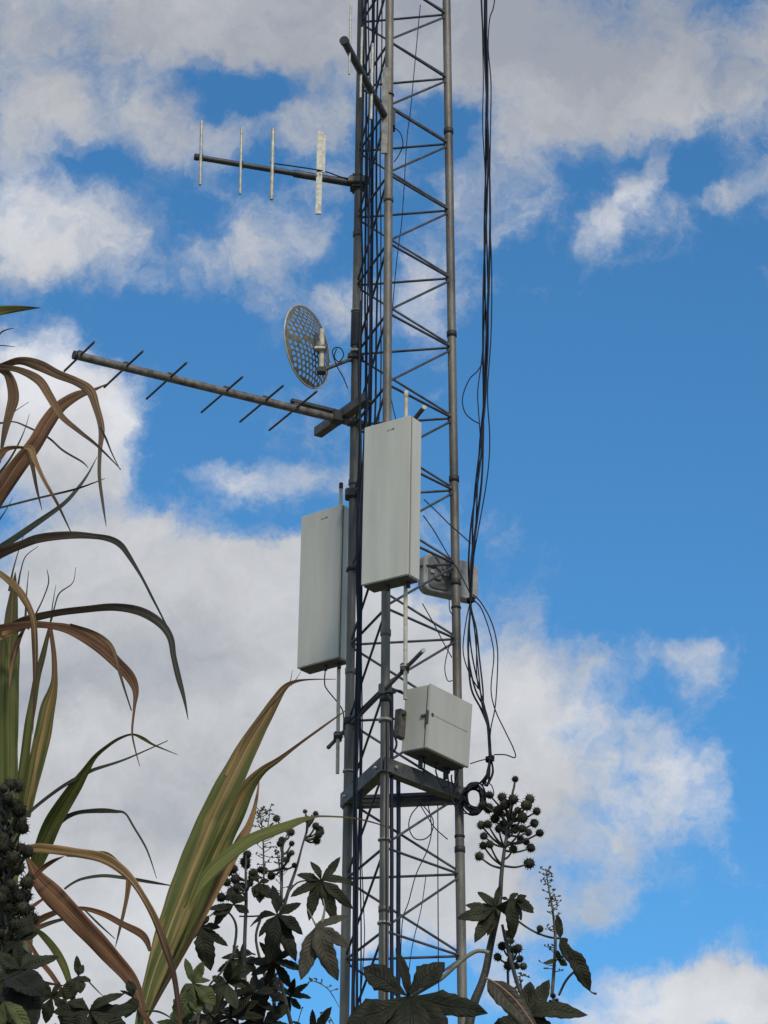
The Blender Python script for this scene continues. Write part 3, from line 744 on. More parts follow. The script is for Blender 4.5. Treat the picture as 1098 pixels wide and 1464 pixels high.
for k, (f_, y0, y1, r) in enumerate(((bent(524.5, 521, 514, 505), -60, 1464, .006), (bent(519, 516, 512, 507), -60, 1500, .005), (bent(540, 537, 517, 511), -60, 1500, .0055), (bent(546, 543, 518, 514), -60, 1200, .0035), (bent(528, 525, 516, 515), -60, 1464, .004), (bent(520, 514, 514, 503), 430, 1470, .007), (bent(530, 527, 513, 509), 200, 1480, .005))):
    feeder(f_, y0, y1, r, 'dark feeder cable strapped among others between the left and middle legs', (BLUECABLE, CABLE)[k % 2], G1, .05-.03*k, 1.6)
feeder(li(560, 560), 985, 1480, .0100, 'thick black feeder hugging the right of the middle leg below the cabinet', BLUECABLE, None, -.30, .4)
feeder(li(569.5, 569.5), 1095, 1480, .0115, 'thick dark feeder hanging a hand width right of the middle leg', BLUECABLE, None, -.12, .4)
feeder(li(553, 552), 1030, 1480, .0045, 'thin black cable taped to the front of the middle leg below the ring frame', CABLE, None, -.425, .5)
cab_line('wire', [(601, 7), (593, 92), (587, 157), (582, 197), (577, 279), (574, 320), (568, 366), (562, 430), (557, 500), (558, 560), (566, 600)], 15.05, .0028, 'thin wire hanging slack behind the upper mast right of the middle leg')
cab_line('wire', [(626, 1150), (626, 1240), (626.5, 1330), (627, 1400), (630, 1480)], 15.1, .0032, 'thin straight wire dropping left of the right leg below the frame')
cab_line('wire', [(612, 1150), (617, 1185), (611, 1215), (595, 1250), (584, 1290), (575, 1320), (572, 1400)], 15.0, .003, 'thin slack wire slanting down from the ring frame to the thick feeder')
cab_line('wire', [(609, 1252), (602, 1300), (590, 1350), (583, 1400)], 15.05, .0025, 'faint wire curving between the legs low on the mast')
cab_line('cable_loop', [(600, 1150), (588, 1165), (584.5, 1182), (592, 1198), (606, 1200), (617, 1190), (619, 1172), (608, 1155), (598, 1146)], 14.95, .0032, 'single open loop of wire below the ring frame')
cab_line('wire', [(598, 1146), (610, 1166), (622, 1184), (640, 1200)], 14.93, .003, 'short wire curving from the ring frame to the right leg')
cab_line('wire', [(518, 1145), (517, 1220), (520, 1300), (521, 1345), (516, 1420)], 15.2, .003, 'thin wire bowing inside the left leg low on the mast')
cab_line('power_lead', [(563, 1075), (567, 1062), (560, 1040), (556, 1010), (561, 990), (572, 988), (579, 994)], cat_(0, 0, 0).y-.12, .0065, 'thick black lead bent down between the middle leg and the cabinet')
cab_line('power_lead', [(510, 1030), (522, 1012), (537, 998), (548, 992), (566, 990)], 14.62, .006, 'black lead slanting from the left leg across the middle leg', dY=.0)
cab_line('wire', [(606, 714), (624, 731), (643, 750), (658, 763), (673, 777)], 14.95, .0032, 'thin wire crossing from the higher panel to the hanging bundle')
cab_line('wire', [(605, 737), (620, 758), (634, 782), (643, 797), (655, 815), (668, 840), (673, 852)], 14.98, .0032, 'thin wire slanting behind the right leg to the taped knot')
cab_line('wire', [(604, 863), (622, 895), (633, 917), (646, 940)], 15.02, .003, 'thin wire slanting between the braces above the cabinet')
cab_line('wire', [(645, 915), (638, 940), (636, 958), (640, 973), (647, 973)], 14.9, .0028, 'small hook of wire left of the right leg above the cabinet')
cab_line('wire', [(642, 855), (643, 872), (648, 880)], 14.9, .003, 'short stub of wire below the rounded box antenna')
# the loose bundle to the right
G2 = 'cables hanging in the loose bundle right of the mast'
main = [(693, -60), (693, 0), (695.5, 100), (697, 200), (696.5, 300), (695.5, 400), (695, 500), (692.5, 570), (689, 630), (684, 690), (678, 750), (674, 810), (673, 862)]
lowm = [(673, 862), (674, 900), (676, 940), (683, 985), (692, 1015), (699, 1045), (701, 1085), (700, 1105), (694, 1124)]
random.seed(5)
for k in range(5):
    pts = []; ph = random.uniform(0, 6)
    for i, (x, y) in enumerate(main+lowm[1:]):
        tight = .5 if y in (862, 1085) else 1
        a = 2.9*math.sin(i*1.3+ph+k)*tight+(k-2)*1.0*tight
        if 862 < y < 1000: a += (k-2)*2.2
        pts.append((x+a, y, YC+.02*math.cos(i*1.1+k*1.3)))
    cab_line('hanging_cable', pts, YC, (.0058, .0052, .0045, .0040, .0050)[k], 'one of the black cables twisted together in the loose bundle hanging right of the mast', (CABLE, BLUECABLE)[k % 2], G2)
cab_line('hanging_cable', [(712, -40), (706, 8), (700, 28), (698, 70), (702, 120), (701, 200), (700, 300), (703, 390), (702, 480), (697, 560), (700, 620), (699, 660), (694, 700), (686, 745), (678, 790)], YC-.02, .0038, 'outermost thin cable bowing off the right of the hanging bundle')
cab_line('hanging_cable', [(688, -40), (689, 20), (690, 60), (691, 120), (690, 180), (694, 260), (692, 330), (694, 400), (692, 470), (688, 520), (683, 560), (685, 600), (688, 640)], YC, .0034, 'thin cable hugging the left of the hanging bundle near the top')
cab_line('hanging_cable', [(692, 480), (690, 515), (683, 530), (672, 541), (664, 558), (661, 574), (665, 590), (675, 600), (686, 606)], YC, .0034, 'thin cable bulging left out of the hanging bundle level with the panel top')
cab_line('hanging_cable', [(676, 857), (687, 868), (696, 890), (703, 915), (706, 940), (702, 985), (708, 1015), (722, 1045), (734, 1070), (736.5, 1083), (722, 1079), (706, 1079)], YC, .0034, 'thin wire swinging farthest out to the right beside the cabinet')
cab_line('hanging_cable', [(676, 850), (688, 862), (703, 890), (711, 925), (711, 965), (708, 1010), (702, 1040), (700, 1065)], YC-.02, .0036, 'thin wire bowing right of the bundle above the lower knot')
for k, (dx_, ym) in enumerate(((-10, 930), (9, 905))):
    cab_line('hanging_cable', [(672, 862), (672+dx_*.6, 890), (672+dx_, ym), (676+dx_*.6, 960), (684, 985)], YC-.01*k, .0034, ('slack loop on the left of the bundle between its two knots', 'slack loop on the right of the bundle just under its upper knot')[k])
def knot(x, y, r, label):
    c = atY(x, y, YC); bm = bmesh.new()
    for k in range(4):
        tube_bm(bm, [Vector((math.cos(a)*r, math.sin(a)*r, (k-1.5)*.006+.004*math.sin(a*2+k))) for a in [i*2*math.pi/14 for i in range(15)]], .0045, 6, raw=True)
    bmesh.ops.create_icosphere(bm, subdivisions=2, radius=r*.9)
    tag(link('cable_tie', tomesh(bm), CABLE, None, Matrix.Translation(c)), label, 'cable tie')
knot(673, 858, .018, 'black taped knot on the cable bundle level with the rounded box antenna')
knot(700.5, 1085, .020, 'black taped knot on the cable bundle just right of the cabinet foot')
cab_line('tie_wire', [(699, 1085), (688, 1087), (672, 1092)], YC, .003, 'short wire tying the bundle knot to the cabinet corner')
# coil
cc = atY(677.5, 1141, YC-.03); bm = bmesh.new(); s = mpp(cc); random.seed(2)
for k in range(15):
    rx = random.uniform(10, 17)*s; rz = random.uniform(14, 23)*s; ox = random.uniform(-2, 2)*s; oz = random.uniform(-2, 2)*s; oy = random.uniform(-.025, .025); tilt = random.uniform(-.5, .2); tw = random.uniform(-.4, .4)
    pts = []
    for i in range(25):
        a = i*2*math.pi/24; x = rx*math.cos(a); z_ = rz*math.sin(a)
        pts.append(Vector((ox+x*math.cos(tilt)-z_*math.sin(tilt)*.5, oy+x*tw*.6, oz+x*math.sin(tilt)+z_)))
    tube_bm(bm, pts, .0045, 6, raw=True)
tag(link('cable_coil', tomesh(bm), CABLE, None, Matrix.Translation(cc)), 'black coil of spare cable hung at the right corner of the triangular frame', 'cable coil')
G3 = 'slack cable ends fanning into the coil'
for k in range(6):
    cab_line('cable_end', [(700-k*.6, 1100+k), (697-2*k, 1113+k), (686-3*k, 1120+1.5*k), (676-3.5*k, 1126+k*2.2), (667-2*k, 1136+k*3)], YC-.02-.01*k, .0035, 'one of the slack cable ends fanning from the lower knot into the coil', CABLE, G3)
cab_line('cable_end', [(692, 1118), (702, 1122), (706, 1134), (703, 1142)], YC, .003, 'short cable end curling right of the coil')
cab_line('cable_end', [(690, 1150), (684, 1158), (672, 1163), (656, 1160), (648, 1145), (650, 1120), (655, 1100)], YC-.1, .0034, 'cable tail looping under the coil and up in front of the right leg')

# ------------------------------------------------------------------ long grass blades
def make_blade(name, pts, Y, m_, parent, dY=0., vfold=.18, bow=0., extra=None):
    """pts: (x, y, width) along the middle line; Y distance at the start, Y+dY at the tip"""
    n = len(pts); q = [Vector((p[0], p[1], 0, p[2])) for p in pts]; sp_ = spline(q, 6)
    L_ = [0]
    for a, b in zip(sp_, sp_[1:]): L_.append(L_[-1]+math.hypot(b[0]-a[0], b[1]-a[1]))
    tot = L_[-1]; bm = bmesh.new(); uvl = bm.loops.layers.uv.new('UVMap')
    rows = []; base = None; ph = random.uniform(0, 6); lean = random.uniform(-.5, .5)
    c3 = [atY(w[0], w[1], Y+dY*(L_[i]/tot)+bow*math.sin(math.pi*L_[i]/tot)) for i, w in enumerate(sp_)]
    base = c3[0].copy()
    for i, w in enumerate(sp_):
        v_ = L_[i]/tot; s = mpp(c3[i]); hw = max(w[3], .6)*s/2
        t = (c3[min(i+1, len(c3)-1)]-c3[max(i-1, 0)]).normalized()
        vd = (c3[i]-CP).normalized(); side = t.cross(vd)
        if side.length < 1e-5: side = Vector((1, 0, 0))
        side.normalize(); nrm = side.cross(t).normalized()
        ang = lean*.6+.35*math.sin(v_*5+ph); sd = (side*math.cos(ang)+nrm*math.sin(ang)); nn = sd.cross(t).normalized()
        hw2 = hw/max(.6, math.cos(ang))
        row = []
        for j in range(5):
            a = (j-2)/2; wob = 1+.015*math.sin(v_*tot*.11+j*2)
            row.append((c3[i]-base+sd*(a*hw2*wob)+nn*(hw2*vfold*(1-abs(a))*1.3+ .1*hw2*math.sin(v_*tot*.07+a*3)), (j/4, v_)))
        rows.append(row)
    V = [[bm.verts.new(p) for p, _ in r] for r in rows]
    for i in range(len(V)-1):
        for j in range(4):
            f = bm.faces.new((V[i][j], V[i][j+1], V[i+1][j+1], V[i+1][j])); f.smooth = True
            for lp, (ii, jj) in zip(f.loops, ((i, j), (i, j+1), (i+1, j+1), (i+1, j))): lp[uvl].uv = rows[ii][jj][1]
    o = link(name, tomesh(bm, name), m_, parent, Matrix.Translation(base))
    md = o.modifiers.new('thickness', 'SOLIDIFY'); md.thickness = .0006
    return o
random.seed(21)
YG = 5.0
cane = thing('cane_grass', atY(10, 1464, YG)*0+Vector((atY(10, 1464, YG).x, YG, 0)), 'tall cane grass at the left edge with brown drooping blades arching over', 'grass plant')
def B(pts, m_, Y=YG, dY=0., bow=0., par=None, name='blade'): return make_blade(name, pts, Y, m_, par or cane, dY, bow=bow)
B([(-40, 450, 18), (0, 444, 14), (30, 441, 8), (58, 440, .8)], GREEN)
B([(-14, 496, 2), (0, 477, 2.5), (8, 472, 2), (20, 469, .8)], SLATE)
B([(-10, 495, 1), (5, 494, 1.5), (22, 496, .6)], SLATE)
B([(-30, 532, 12), (0, 524, 9), (28, 516, 11), (55, 522, 16), (82, 535, 13), (108, 545, 12), (128, 558, 14), (137, 581, 11), (145, 613, 9), (143, 644, 6), (142, 680, 5), (147, 720, 4), (152, 753, .8)], DRYTAN, dY=-.4)
B([(143, 610, 3), (152, 628, 3), (160, 648, 2), (172, 672, .8)], SLATE, Y=4.7)
B([(-20, 524, 9), (0, 525, 8), (27, 529, 9), (55, 543, 13), (71, 567, 12), (88, 595, 9), (115, 618, 6), (139, 637, 4), (173, 671, .8)], DRYTAN, Y=4.9, dY=-.3)
B([(-30, 744, 28), (0, 703, 27), (27, 664, 24), (50, 634, 22), (68, 604, 21), (84, 583, 18), (109, 566, 13), (135, 557, 5), (157, 547, .8)], BROWN, Y=5.1, dY=.1)
B([(-4, 526, 8), (10, 534, 11), (17, 550, 15), (19, 570, 16), (14, 590, 13), (8, 612, 10), (3, 638, 5), (0, 662, 2)], DRYTAN, Y=4.95)
B([(-14, 670, 14), (0, 650, 12), (12, 641, 7), (33, 640, 4), (41, 647, 8), (47, 668, 6), (53, 700, 4), (60, 729, .8)], DRYTAN, Y=4.85)
B([(34, 640, 6), (44, 642, 10), (49, 656, 8), (56, 672, 6), (65, 690, 5), (82, 720, 4), (101, 760, 1.5)], TAN, Y=4.8)
B([(-12, 606, 5), (0, 605, 3), (19, 603, 2), (36, 609, 2.5), (68, 625, 3), (90, 644, 3), (117, 660, 2.5), (126, 669, .8)], SLATE, Y=5.2)
B([(-12, 729, 3), (0, 726, 3), (55, 712, 3), (109, 699, 3), (150, 684, .7)], SLATE, Y=5.1)
B([(-20, 797, 10), (0, 783, 10), (28, 765, 9), (55, 746, 8), (90, 721, 6), (109, 701, 5), (125, 679, 3), (139, 653, .8)], SLATE, Y=5.0, dY=.3)
B([(-30, 806, 20), (0, 791, 15), (30, 779, 12), (55, 770, 13), (100, 765, 11), (137, 767, 8), (158, 771, 9), (172, 779, 9), (183, 793, 7), (202, 824, 4), (218, 855, 3.5), (236, 890, 2), (241, 898, .7)], BROWNGREEN, Y=4.9, dY=-.5)
for w in ([(67, 814, .8), (69.5, 832, 1.8), (62, 855, 1.8), (51, 878, 2.5), (40, 900, 3)], [(108, 811, .6), (104, 833, 1.2), (85, 848, 2), (78, 868, 2), (73, 888, 3)], [(80, 836, .6), (75, 866, 1.6), (72, 890, 2)],
          [(41, 816, .8), (38, 850, 2), (36, 892, 4)], [(55, 781, .8), (37, 795, 1.5), (30, 815, 2), (26, 836, 3), (22, 860, 5)], [(34, 765, .6), (27, 786, 1.2), (18, 818, 2.5), (14, 845, 5)], [(41, 575, .6), (30, 582, 1), (18, 590, 1.5)], [(42, 592, .6), (33, 620, 1.5), (15, 655, 3), (-4, 680, 4)], [(18, 712, .6), (8, 730, 1.5), (-6, 750, 3)]):
    B(w, SLATE, Y=5.05)
B([(-8, 905, 8), (12, 896, 7), (30, 888, 10), (49, 883, 11), (82, 876, 10), (123, 871, 10), (165, 868, 11), (200, 874, 13), (228, 890, 12), (243, 911, 10), (248, 938, 8), (255, 968, 8), (263, 998, 5), (269, 1029, .8)], BROWNGREEN, Y=4.9, dY=-.5)
B([(-12, 902, 8), (0, 898, 10), (38, 893, 10), (71, 894, 10), (105, 902, 15), (140, 922, 19), (166, 946, 16), (186, 968, 15), (194, 988, 9), (192, 1013, 4), (189, 1046, 3), (193, 1070, 2.2), (200, 1096, .7)], BROWN, Y=4.85, dY=-.4)
B([(100, 893, 4), (130, 903, 6), (150, 915, 7), (162, 930, 6), (170, 958, 4.5), (178, 985, 3), (188, 1016, 1.5)], DRYTAN, Y=4.6)
B([(-14, 917, 14), (0, 909, 13), (18, 902, 11), (38, 895, 7)], TAN, Y=4.84)
B([(-14, 812, 8), (0, 820, 8), (16, 833, 10), (30, 849, 11), (42, 870, 9), (48, 890, 9), (50, 925, 9), (50, 962, 6), (49, 990, 4), (47, 1050, .8)], TAN, Y=4.75)
B([(36, 1168, 15), (42, 1135, 19), (52, 1090, 23), (62, 1045, 24), (69, 1010, 21), (75, 988, 14), (78, 968, 9), (77, 935, 7), (72, 898, 6)], MIXED, Y=4.95)
B([(-4, 1400, 20), (2, 1250, 22), (4, 1100, 20), (2, 980, 16), (0, 900, 10)], GREEN, Y=5.15)
B([(14, 1400, 22), (14, 1250, 24), (13, 1120, 25), (13, 1040, 26), (14, 980, 27), (15, 930, 25), (17, 880, 18), (20, 840, 9), (22, 818, .8)], GREEN, Y=4.9)
B([(22, 1250, 8), (24, 1170, 10), (30, 1120, 12), (37, 1070, 13), (44, 1020, 12), (53, 970, 10), (62, 935, 8), (71, 896, 4)], GREEN, Y=5.0)
B([(13, 985, 1), (16, 955, 6), (22, 930, 8), (28, 912, 6), (35, 898, 4)], TAN, Y=4.85)
B([(30, 1172, 6), (40, 1163, 5), (60, 1146, 5), (90, 1124, 5), (117, 1109, 6), (135, 1100, 5), (178, 1086, 3), (240, 1059, 1)], SLATE, Y=4.9)
B([(40, 1270, 10), (48, 1248, 16), (57, 1222, 22), (70, 1188, 26), (88, 1155, 23), (107, 1126, 19), (121, 1104, 12), (135, 1083, 7), (152, 1068, 5), (170, 1056, 4), (189, 1050, 3), (205, 1056, 5), (220, 1065, 3), (254, 1079, .8)], GREEN, Y=5.0, dY=-.2)
B([(85, 1175, 9), (97, 1167, 7), (115, 1161, 6), (145, 1159, 7), (165, 1160, 5), (179, 1163, 3), (191, 1182, 3), (210, 1215, 2.5), (224, 1256, .8)], SLATE, Y=4.95)
B([(36, 1214, 10), (48, 1213, 13), (63, 1213, 14), (109, 1219, 13), (148, 1227, 15), (176, 1245, 13), (198, 1271, 9), (221, 1312, 10), (238, 1358, 10), (249, 1396, 8), (258, 1464, 6), (262, 1510, 4)], TAN, Y=4.7, dY=-.3)
B([(95, 1222, 6), (130, 1222, 9), (152, 1222, 8), (170, 1236, 7), (182, 1250, 4)], BROWN, Y=4.72)
B([(36, 1222, 3), (46, 1240, 12), (54, 1256, 22), (76, 1280, 31), (105, 1310, 29), (135, 1342, 27), (164, 1373, 24), (188, 1402, 19), (200, 1430, 14), (204, 1450, 8)], BROWN, Y=4.8, dY=-.1)
B([(48, 1256, 6), (60, 1242, 7), (74, 1232, 6), (92, 1224, .8)], BROWN, Y=4.75)
B([(92, 1271, 3), (105, 1262, 3.5), (120, 1256, 4), (148, 1252, 4.5), (178, 1255, 5), (215, 1261, 4.5), (244, 1266, 1.5)], SLATE, Y=5.0)
B([(185, 1256, 9), (181, 1285, 6), (172, 1325, 4), (165, 1354, 1)], DRYTAN, Y=4.9)
B([(36, 1332, 8), (52, 1318, 10), (71, 1308, 9), (95, 1300, 5), (120, 1299, 6), (148, 1307, 8), (175, 1321, 9), (200, 1334, 11), (210, 1346, 9), (214, 1360, 4)], BROWN, Y=5.0)
B([(40, 1332, 7), (60, 1324, 7), (80, 1317, 5), (104, 1311, 3)], BROWNGREEN, Y=4.95)
B([(120, 1300, 2), (140, 1320, 3), (164, 1342, .8)], SLATE, Y=5.0)
B([(50, 1328, 4), (62, 1338, 9), (77, 1356, 11), (90, 1378, 11), (98, 1400, 9), (104, 1425, 8), (104, 1470, 7)], GREEN, Y=4.85)
B([(35, 1335, 4), (55, 1370, 7), (75, 1395, 7), (90, 1420, 6), (95, 1440, 4)], BROWN, Y=4.9)
B([(36, 1400, 6), (60, 1413, 8), (88, 1433, 7), (118, 1452, 6), (150, 1476, 5)], BROWN, Y=4.7)
B([(30, 1402, 5), (55, 1404, 6), (96, 1410, .8)], BROWN, Y=4.9)
B([(122, 1398, 2), (135, 1412, 2), (148, 1425, .8)], SLATE, Y=4.9)
B([(28, 1296, 5), (40, 1300, 6), (52, 1292, 5), (66, 1282, 3)], BROWN, Y=4.9)

shoot = thing('cane_grass', Vector((atY(205, 1464, 4.7).x, 4.7, 0)), 'broad green and tan cane blade standing diagonally between the left edge and the mast', 'grass plant')
def C(pts, m_, Y=4.7, dY=0., bow=0.): return make_blade('blade', pts, Y, m_, shoot, dY, bow=bow)
C([(195, 1500, 14), (200, 1465, 16), (211, 1425, 22), (232, 1360, 34), (257, 1290, 42), (286, 1215, 44), (311, 1155, 40), (338, 1100, 34), (359, 1060, 27), (380, 1025, 19), (393, 1003, 14), (406, 984, 9), (420, 975, 5), (442, 971.5, 2.2), (480, 971, .7)], MIXED, dY=.2)
C([(201, 1490, 10), (210, 1440, 14), (240, 1375, 20), (275, 1300, 26), (304, 1232, 30), (330, 1175, 30), (352, 1130, 22), (374, 1103, 12), (398, 1086, 7), (430, 1062, 4), (470, 1033, 3), (500, 1012, .8)], MIXED, Y=4.78)
C([(322, 1110, 5), (333, 1088, 7), (342, 1068, 6), (352, 1052, 3.5), (375, 1024, 2.5), (400, 995, 2), (414, 976, 1.2), (418, 958, .6)], TAN, Y=4.75)
C([(416, 980, 1.5), (424, 970, 1), (430, 960, .5)], SLATE, Y=4.75)
C([(270, 1300, 1), (282, 1275, 9), (295, 1254, 18), (312, 1236, 21), (335, 1217, 19), (358, 1201, 17), (383, 1190, 16), (410, 1181, 13), (430, 1173, 9), (446, 1169, 4), (460, 1167, 2.6), (500, 1169, 2.4), (530, 1175, 2.2), (565, 1186, .8)], GREEN, Y=4.6, dY=.2)
C([(206, 1460, 7), (238, 1402, 9), (286, 1315, 11), (322, 1245, 14), (343, 1205, 15), (356, 1180, 10), (364, 1155, 6), (369, 1128, 3), (371, 1108, .6)], PALE, Y=4.82)

C([(196, 1440, 5), (204, 1448, 6), (214, 1462, 8), (226, 1478, 6)], BROWN, Y=4.65)
C([(205, 1446, 2), (225, 1446, 3), (242, 1454, 2), (254, 1466, 1)], SLATE, Y=4.7)
for par, xs in ((cane, (-8, 14, 40)), (shoot, (198,))):
    for x in xs:                                 # canes down to the soil
        t_ = atY(x, 1480 if par is shoot else 1300, YG if par is cane else 4.72); b_ = Vector((t_.x*1.02+.01, t_.y+.03, 0))
        tube('cane', [b_, b_.lerp(t_, .5)+Vector((.01, 0, 0)), t_], [.014, .013, .011], CANE, par, 8)

# ------------------------------------------------------------------ castor bean plants
def lobe(bm, uvl, C0, T, Nn, wmax, half, droop, serr, rnd, base=0.):
    """one pointed, toothed lobe from the leaf centre C0 to the tip T"""
    ax = T-C0; Ln = ax.length; ax.normalize(); sd = ax.cross(Nn).normalized(); nn = sd.cross(ax).normalized()
    n = 13; rows = []; tn = math.tan(half)
    sw = rnd.uniform(-.20, .20); curl = rnd.uniform(-.10, .10); wmax *= rnd.uniform(.82, 1.12)
    for i in range(n+1):
        t = i/n; r = t*Ln
        prof = wmax*(math.sin(math.pi*min(1, t*.93+.07)**.80)**.9)
        if t > .5: prof = wmax*math.sin(math.pi*.5*((1-t)/.5)**.85)*.98 if t < 1 else 0
        hw = min(max(r*tn, .0006), prof) if t < .5 else prof
        c = C0 + ax*r + sd*(sw*Ln*t*t) + nn*(-droop*Ln*(t**1.8)+curl*Ln*math.sin(t*4.5))
        row = []
        for j in range(5):
            a = (j-2)/2
            e_ = hw*a
            if abs(a) == 1 and .25 < t < .97 and hw > .001: e_ *= (1+serr*(1 if i % 2 else -1))
            fold = .30*abs(e_)+.16*hw*math.sin(i*.9+a*2+sw*40)
            row.append((c+sd*e_+nn*fold, (j/4, t)))
        rows.append(row)
    V = [[bm.verts.new(p) for p, _ in r] for r in rows]
    for i in range(n):
        for j in range(4):
            f = bm.faces.new((V[i][j], V[i][j+1], V[i+1][j+1], V[i+1][j])); f.smooth = True
            for lp, (a, b) in zip(f.loops, ((i, j), (i, j+1), (i+1, j+1), (i+1, j))): lp[uvl].uv = rows[a][b][1]
def castor_leaf(parent, c, Y, tips, m_=LEAF, w=.17, half=27, droop=.12, tiltn=None, seed=0):
    """c: middle of the leaf, tips: (x, y, extra distance) of every lobe"""
    rnd = random.Random(seed+int(c[0]*7+c[1])); C0 = atY(c[0], c[1], Y)
    vd = (CP-C0).normalized(); Nn = (vd+Vector(tiltn or (0, 0, .5))).normalized()
    bm = bmesh.new(); uvl = bm.loops.layers.uv.new('UVMap')
    for tp in tips:
        T = atY(tp[0], tp[1], Y+(tp[2] if len(tp) > 2 else rnd.uniform(-.05, .05))); ww = (tp[3] if len(tp) > 3 else w)
        lobe(bm, uvl, Vector((0, 0, 0)), T-C0, Nn, (T-C0).length*ww, math.radians(half), droop*rnd.uniform(.3, 1.2)*(1 if len(tp) < 5 else tp[4]), .055, rnd)
    o = link('leaf', tomesh(bm, 'leaf'), m_, parent, Matrix.Translation(C0))
    md = o.modifiers.new('thickness', 'SOLIDIFY'); md.thickness = .0008
    return o
def auto_tips(c, r, rot, n=8, squash=1., sq_ang=0., span=320, rnd=random):
    out = []
    for i in range(n):
        a = math.radians(rot - span/2 + span*i/(n-1)); q = 1-.28*abs(i-(n-1)/2)/((n-1)/2)
        x = math.sin(a)*r*q*rnd.uniform(.88, 1.1); y = math.cos(a)*r*q*rnd.uniform(.88, 1.1)
        ca, sa = math.cos(sq_ang), math.sin(sq_ang); xx = x*ca+y*sa; yy = (-x*sa+y*ca)*squash
        out.append((c[0]+xx*ca-yy*sa, c[1]+xx*sa+yy*ca, rnd.uniform(-.07, .07)))
    return out
# one spiny seed capsule, shared
bm = bmesh.new(); bmesh.ops.create_icosphere(bm, subdivisions=2, radius=.80)
for q in bm.verts:
    a = math.atan2(q.co.y, q.co.x); q.co *= 1+.06*math.cos(3*a)
dirs = [v_.co.normalized() for v_ in bm.verts]; random.seed(9); random.shuffle(dirs)
for f in bm.faces: f.smooth = True
for d in dirs[:95]:
    x, y, z = frame(d); L_ = random.uniform(1.0, 1.28); d2 = (d+x*random.uniform(-.15, .15)+y*random.uniform(-.15, .15)).normalized()
    ap = bm.verts.new(d2*L_); rg = [bm.verts.new(d*.74+(x*math.cos(a)+y*math.sin(a))*.085) for a in (0, 2.1, 4.2)]
    for i in range(3): bm.faces.new((rg[i], rg[(i+1) % 3], ap))
CAPS = tomesh(bm, 'capsule'); CAPS.materials.append(FRUIT)
def fruit_cluster(parent, axis, Y, caps, r_px, seed=1, spread=.10):
    """axis: picture points of the stalk; caps: capsule places"""
    rnd = random.Random(seed); A = [atY(x, y, Y) for x, y, _ in axis]; s = mpp(A[0])
    bm = bmesh.new(); tube_bm(bm, [a-A[0] for a in A], [w*s/2 for _, _, w in axis], 8)
    dense = spline(A, 8); C3 = []
    for cp in caps:
        x, y = cp[:2]; c = atY(x, y, Y+rnd.uniform(-spread, spread)); C3.append((c, cp[2] if len(cp) > 2 else 1.))
        best = min(dense, key=lambda p: (Vector((c.x, 0, c.z-.03))-Vector((p.x, 0, p.z))).length)
        midp = best.lerp(c, .5)+Vector((0, 0, -.006)); tube_bm(bm, [best-A[0], midp-A[0], c-A[0]], [.0030, .0025, .0020], 5)
    cl_ = link('fruit_stalk', tomesh(bm), CASTSTEM, parent, Matrix.Translation(A[0]))
    for c, q in C3:
        rr = r_px*s*q*rnd.uniform(.72, 1.14); ro = Matrix.Rotation(rnd.uniform(0, 6), 4, Vector((rnd.uniform(-1, 1), rnd.uniform(-1, 1), rnd.uniform(-1, 1))).normalized())
        link('capsule', CAPS, None, cl_, Matrix.Translation(c) @ ro @ Matrix.Diagonal((rr, rr, rr*1.05, 1)))
    return cl_
def stem(parent, pts, Y, m_=CASTSTEM, name='stem', n=10, bottom=False, gx=None):
    P3 = [atY(p[0], p[1], Y) for p in pts]; s = mpp(P3[0]); R_ = [p[2]*s/2 for p in pts]
    if bottom: P3 = [Vector((P3[0].x+(gx or 0), P3[0].y+.05, 0)), Vector((P3[0].x+(gx or 0)*.5, P3[0].y+.02, P3[0].z*.5))]+P3; R_ = [R_[0]*1.4, R_[0]*1.1]+R_; P3.insert(2, P3[2]+Vector((0, .003, -.12))); R_.insert(2, R_[2])
    return tube(name, P3, R_, m_, parent, n)
def dry_panicle(parent, axis, Y, n, size, seed, m_=TWIG):
    rnd = random.Random(seed); A = [atY(x, y, Y) for x, y, _ in axis]; s = mpp(A[0]); bm = bmesh.new()
    tube_bm(bm, [a-A[0] for a in A], [w*s/2 for _, _, w in axis], 6); dense = spline(A, 10)
    for i in range(n):
        f_ = (i+.5)/n; p = dense[int((1-f_*.85)*(len(dense)-1))]-A[0]; a = rnd.uniform(0, 6.28); ln = size*s*rnd.uniform(.35, 1)*(.45+.6*f_)
        d = Vector((math.cos(a), math.sin(a)*.7, rnd.uniform(-.1, .9))).normalized(); q = p+d*ln; r_ = q+Vector((rnd.uniform(-.2, .5), 0, rnd.uniform(.1, .5)))*ln*.4
        tube_bm(bm, [p, p.lerp(q, .5)+Vector((0, 0, -.05*ln)), q], [.0013, .0009, .0007], 4)
        for e_ in (q, p.lerp(q, .65)):
            if rnd.random() < .75:
                d2 = Vector((rnd.uniform(-1, 1), rnd.uniform(-.5, .5), rnd.uniform(-.6, 1))).normalized()*s*rnd.uniform(2.5, 6)
                tube_bm(bm, [e_, e_+d2*.5, e_+d2], [.0008, .0022, .0005], 4)
    return link('dry_flower_stalk', tomesh(bm), m_, parent, Matrix.Translation(A[0]))

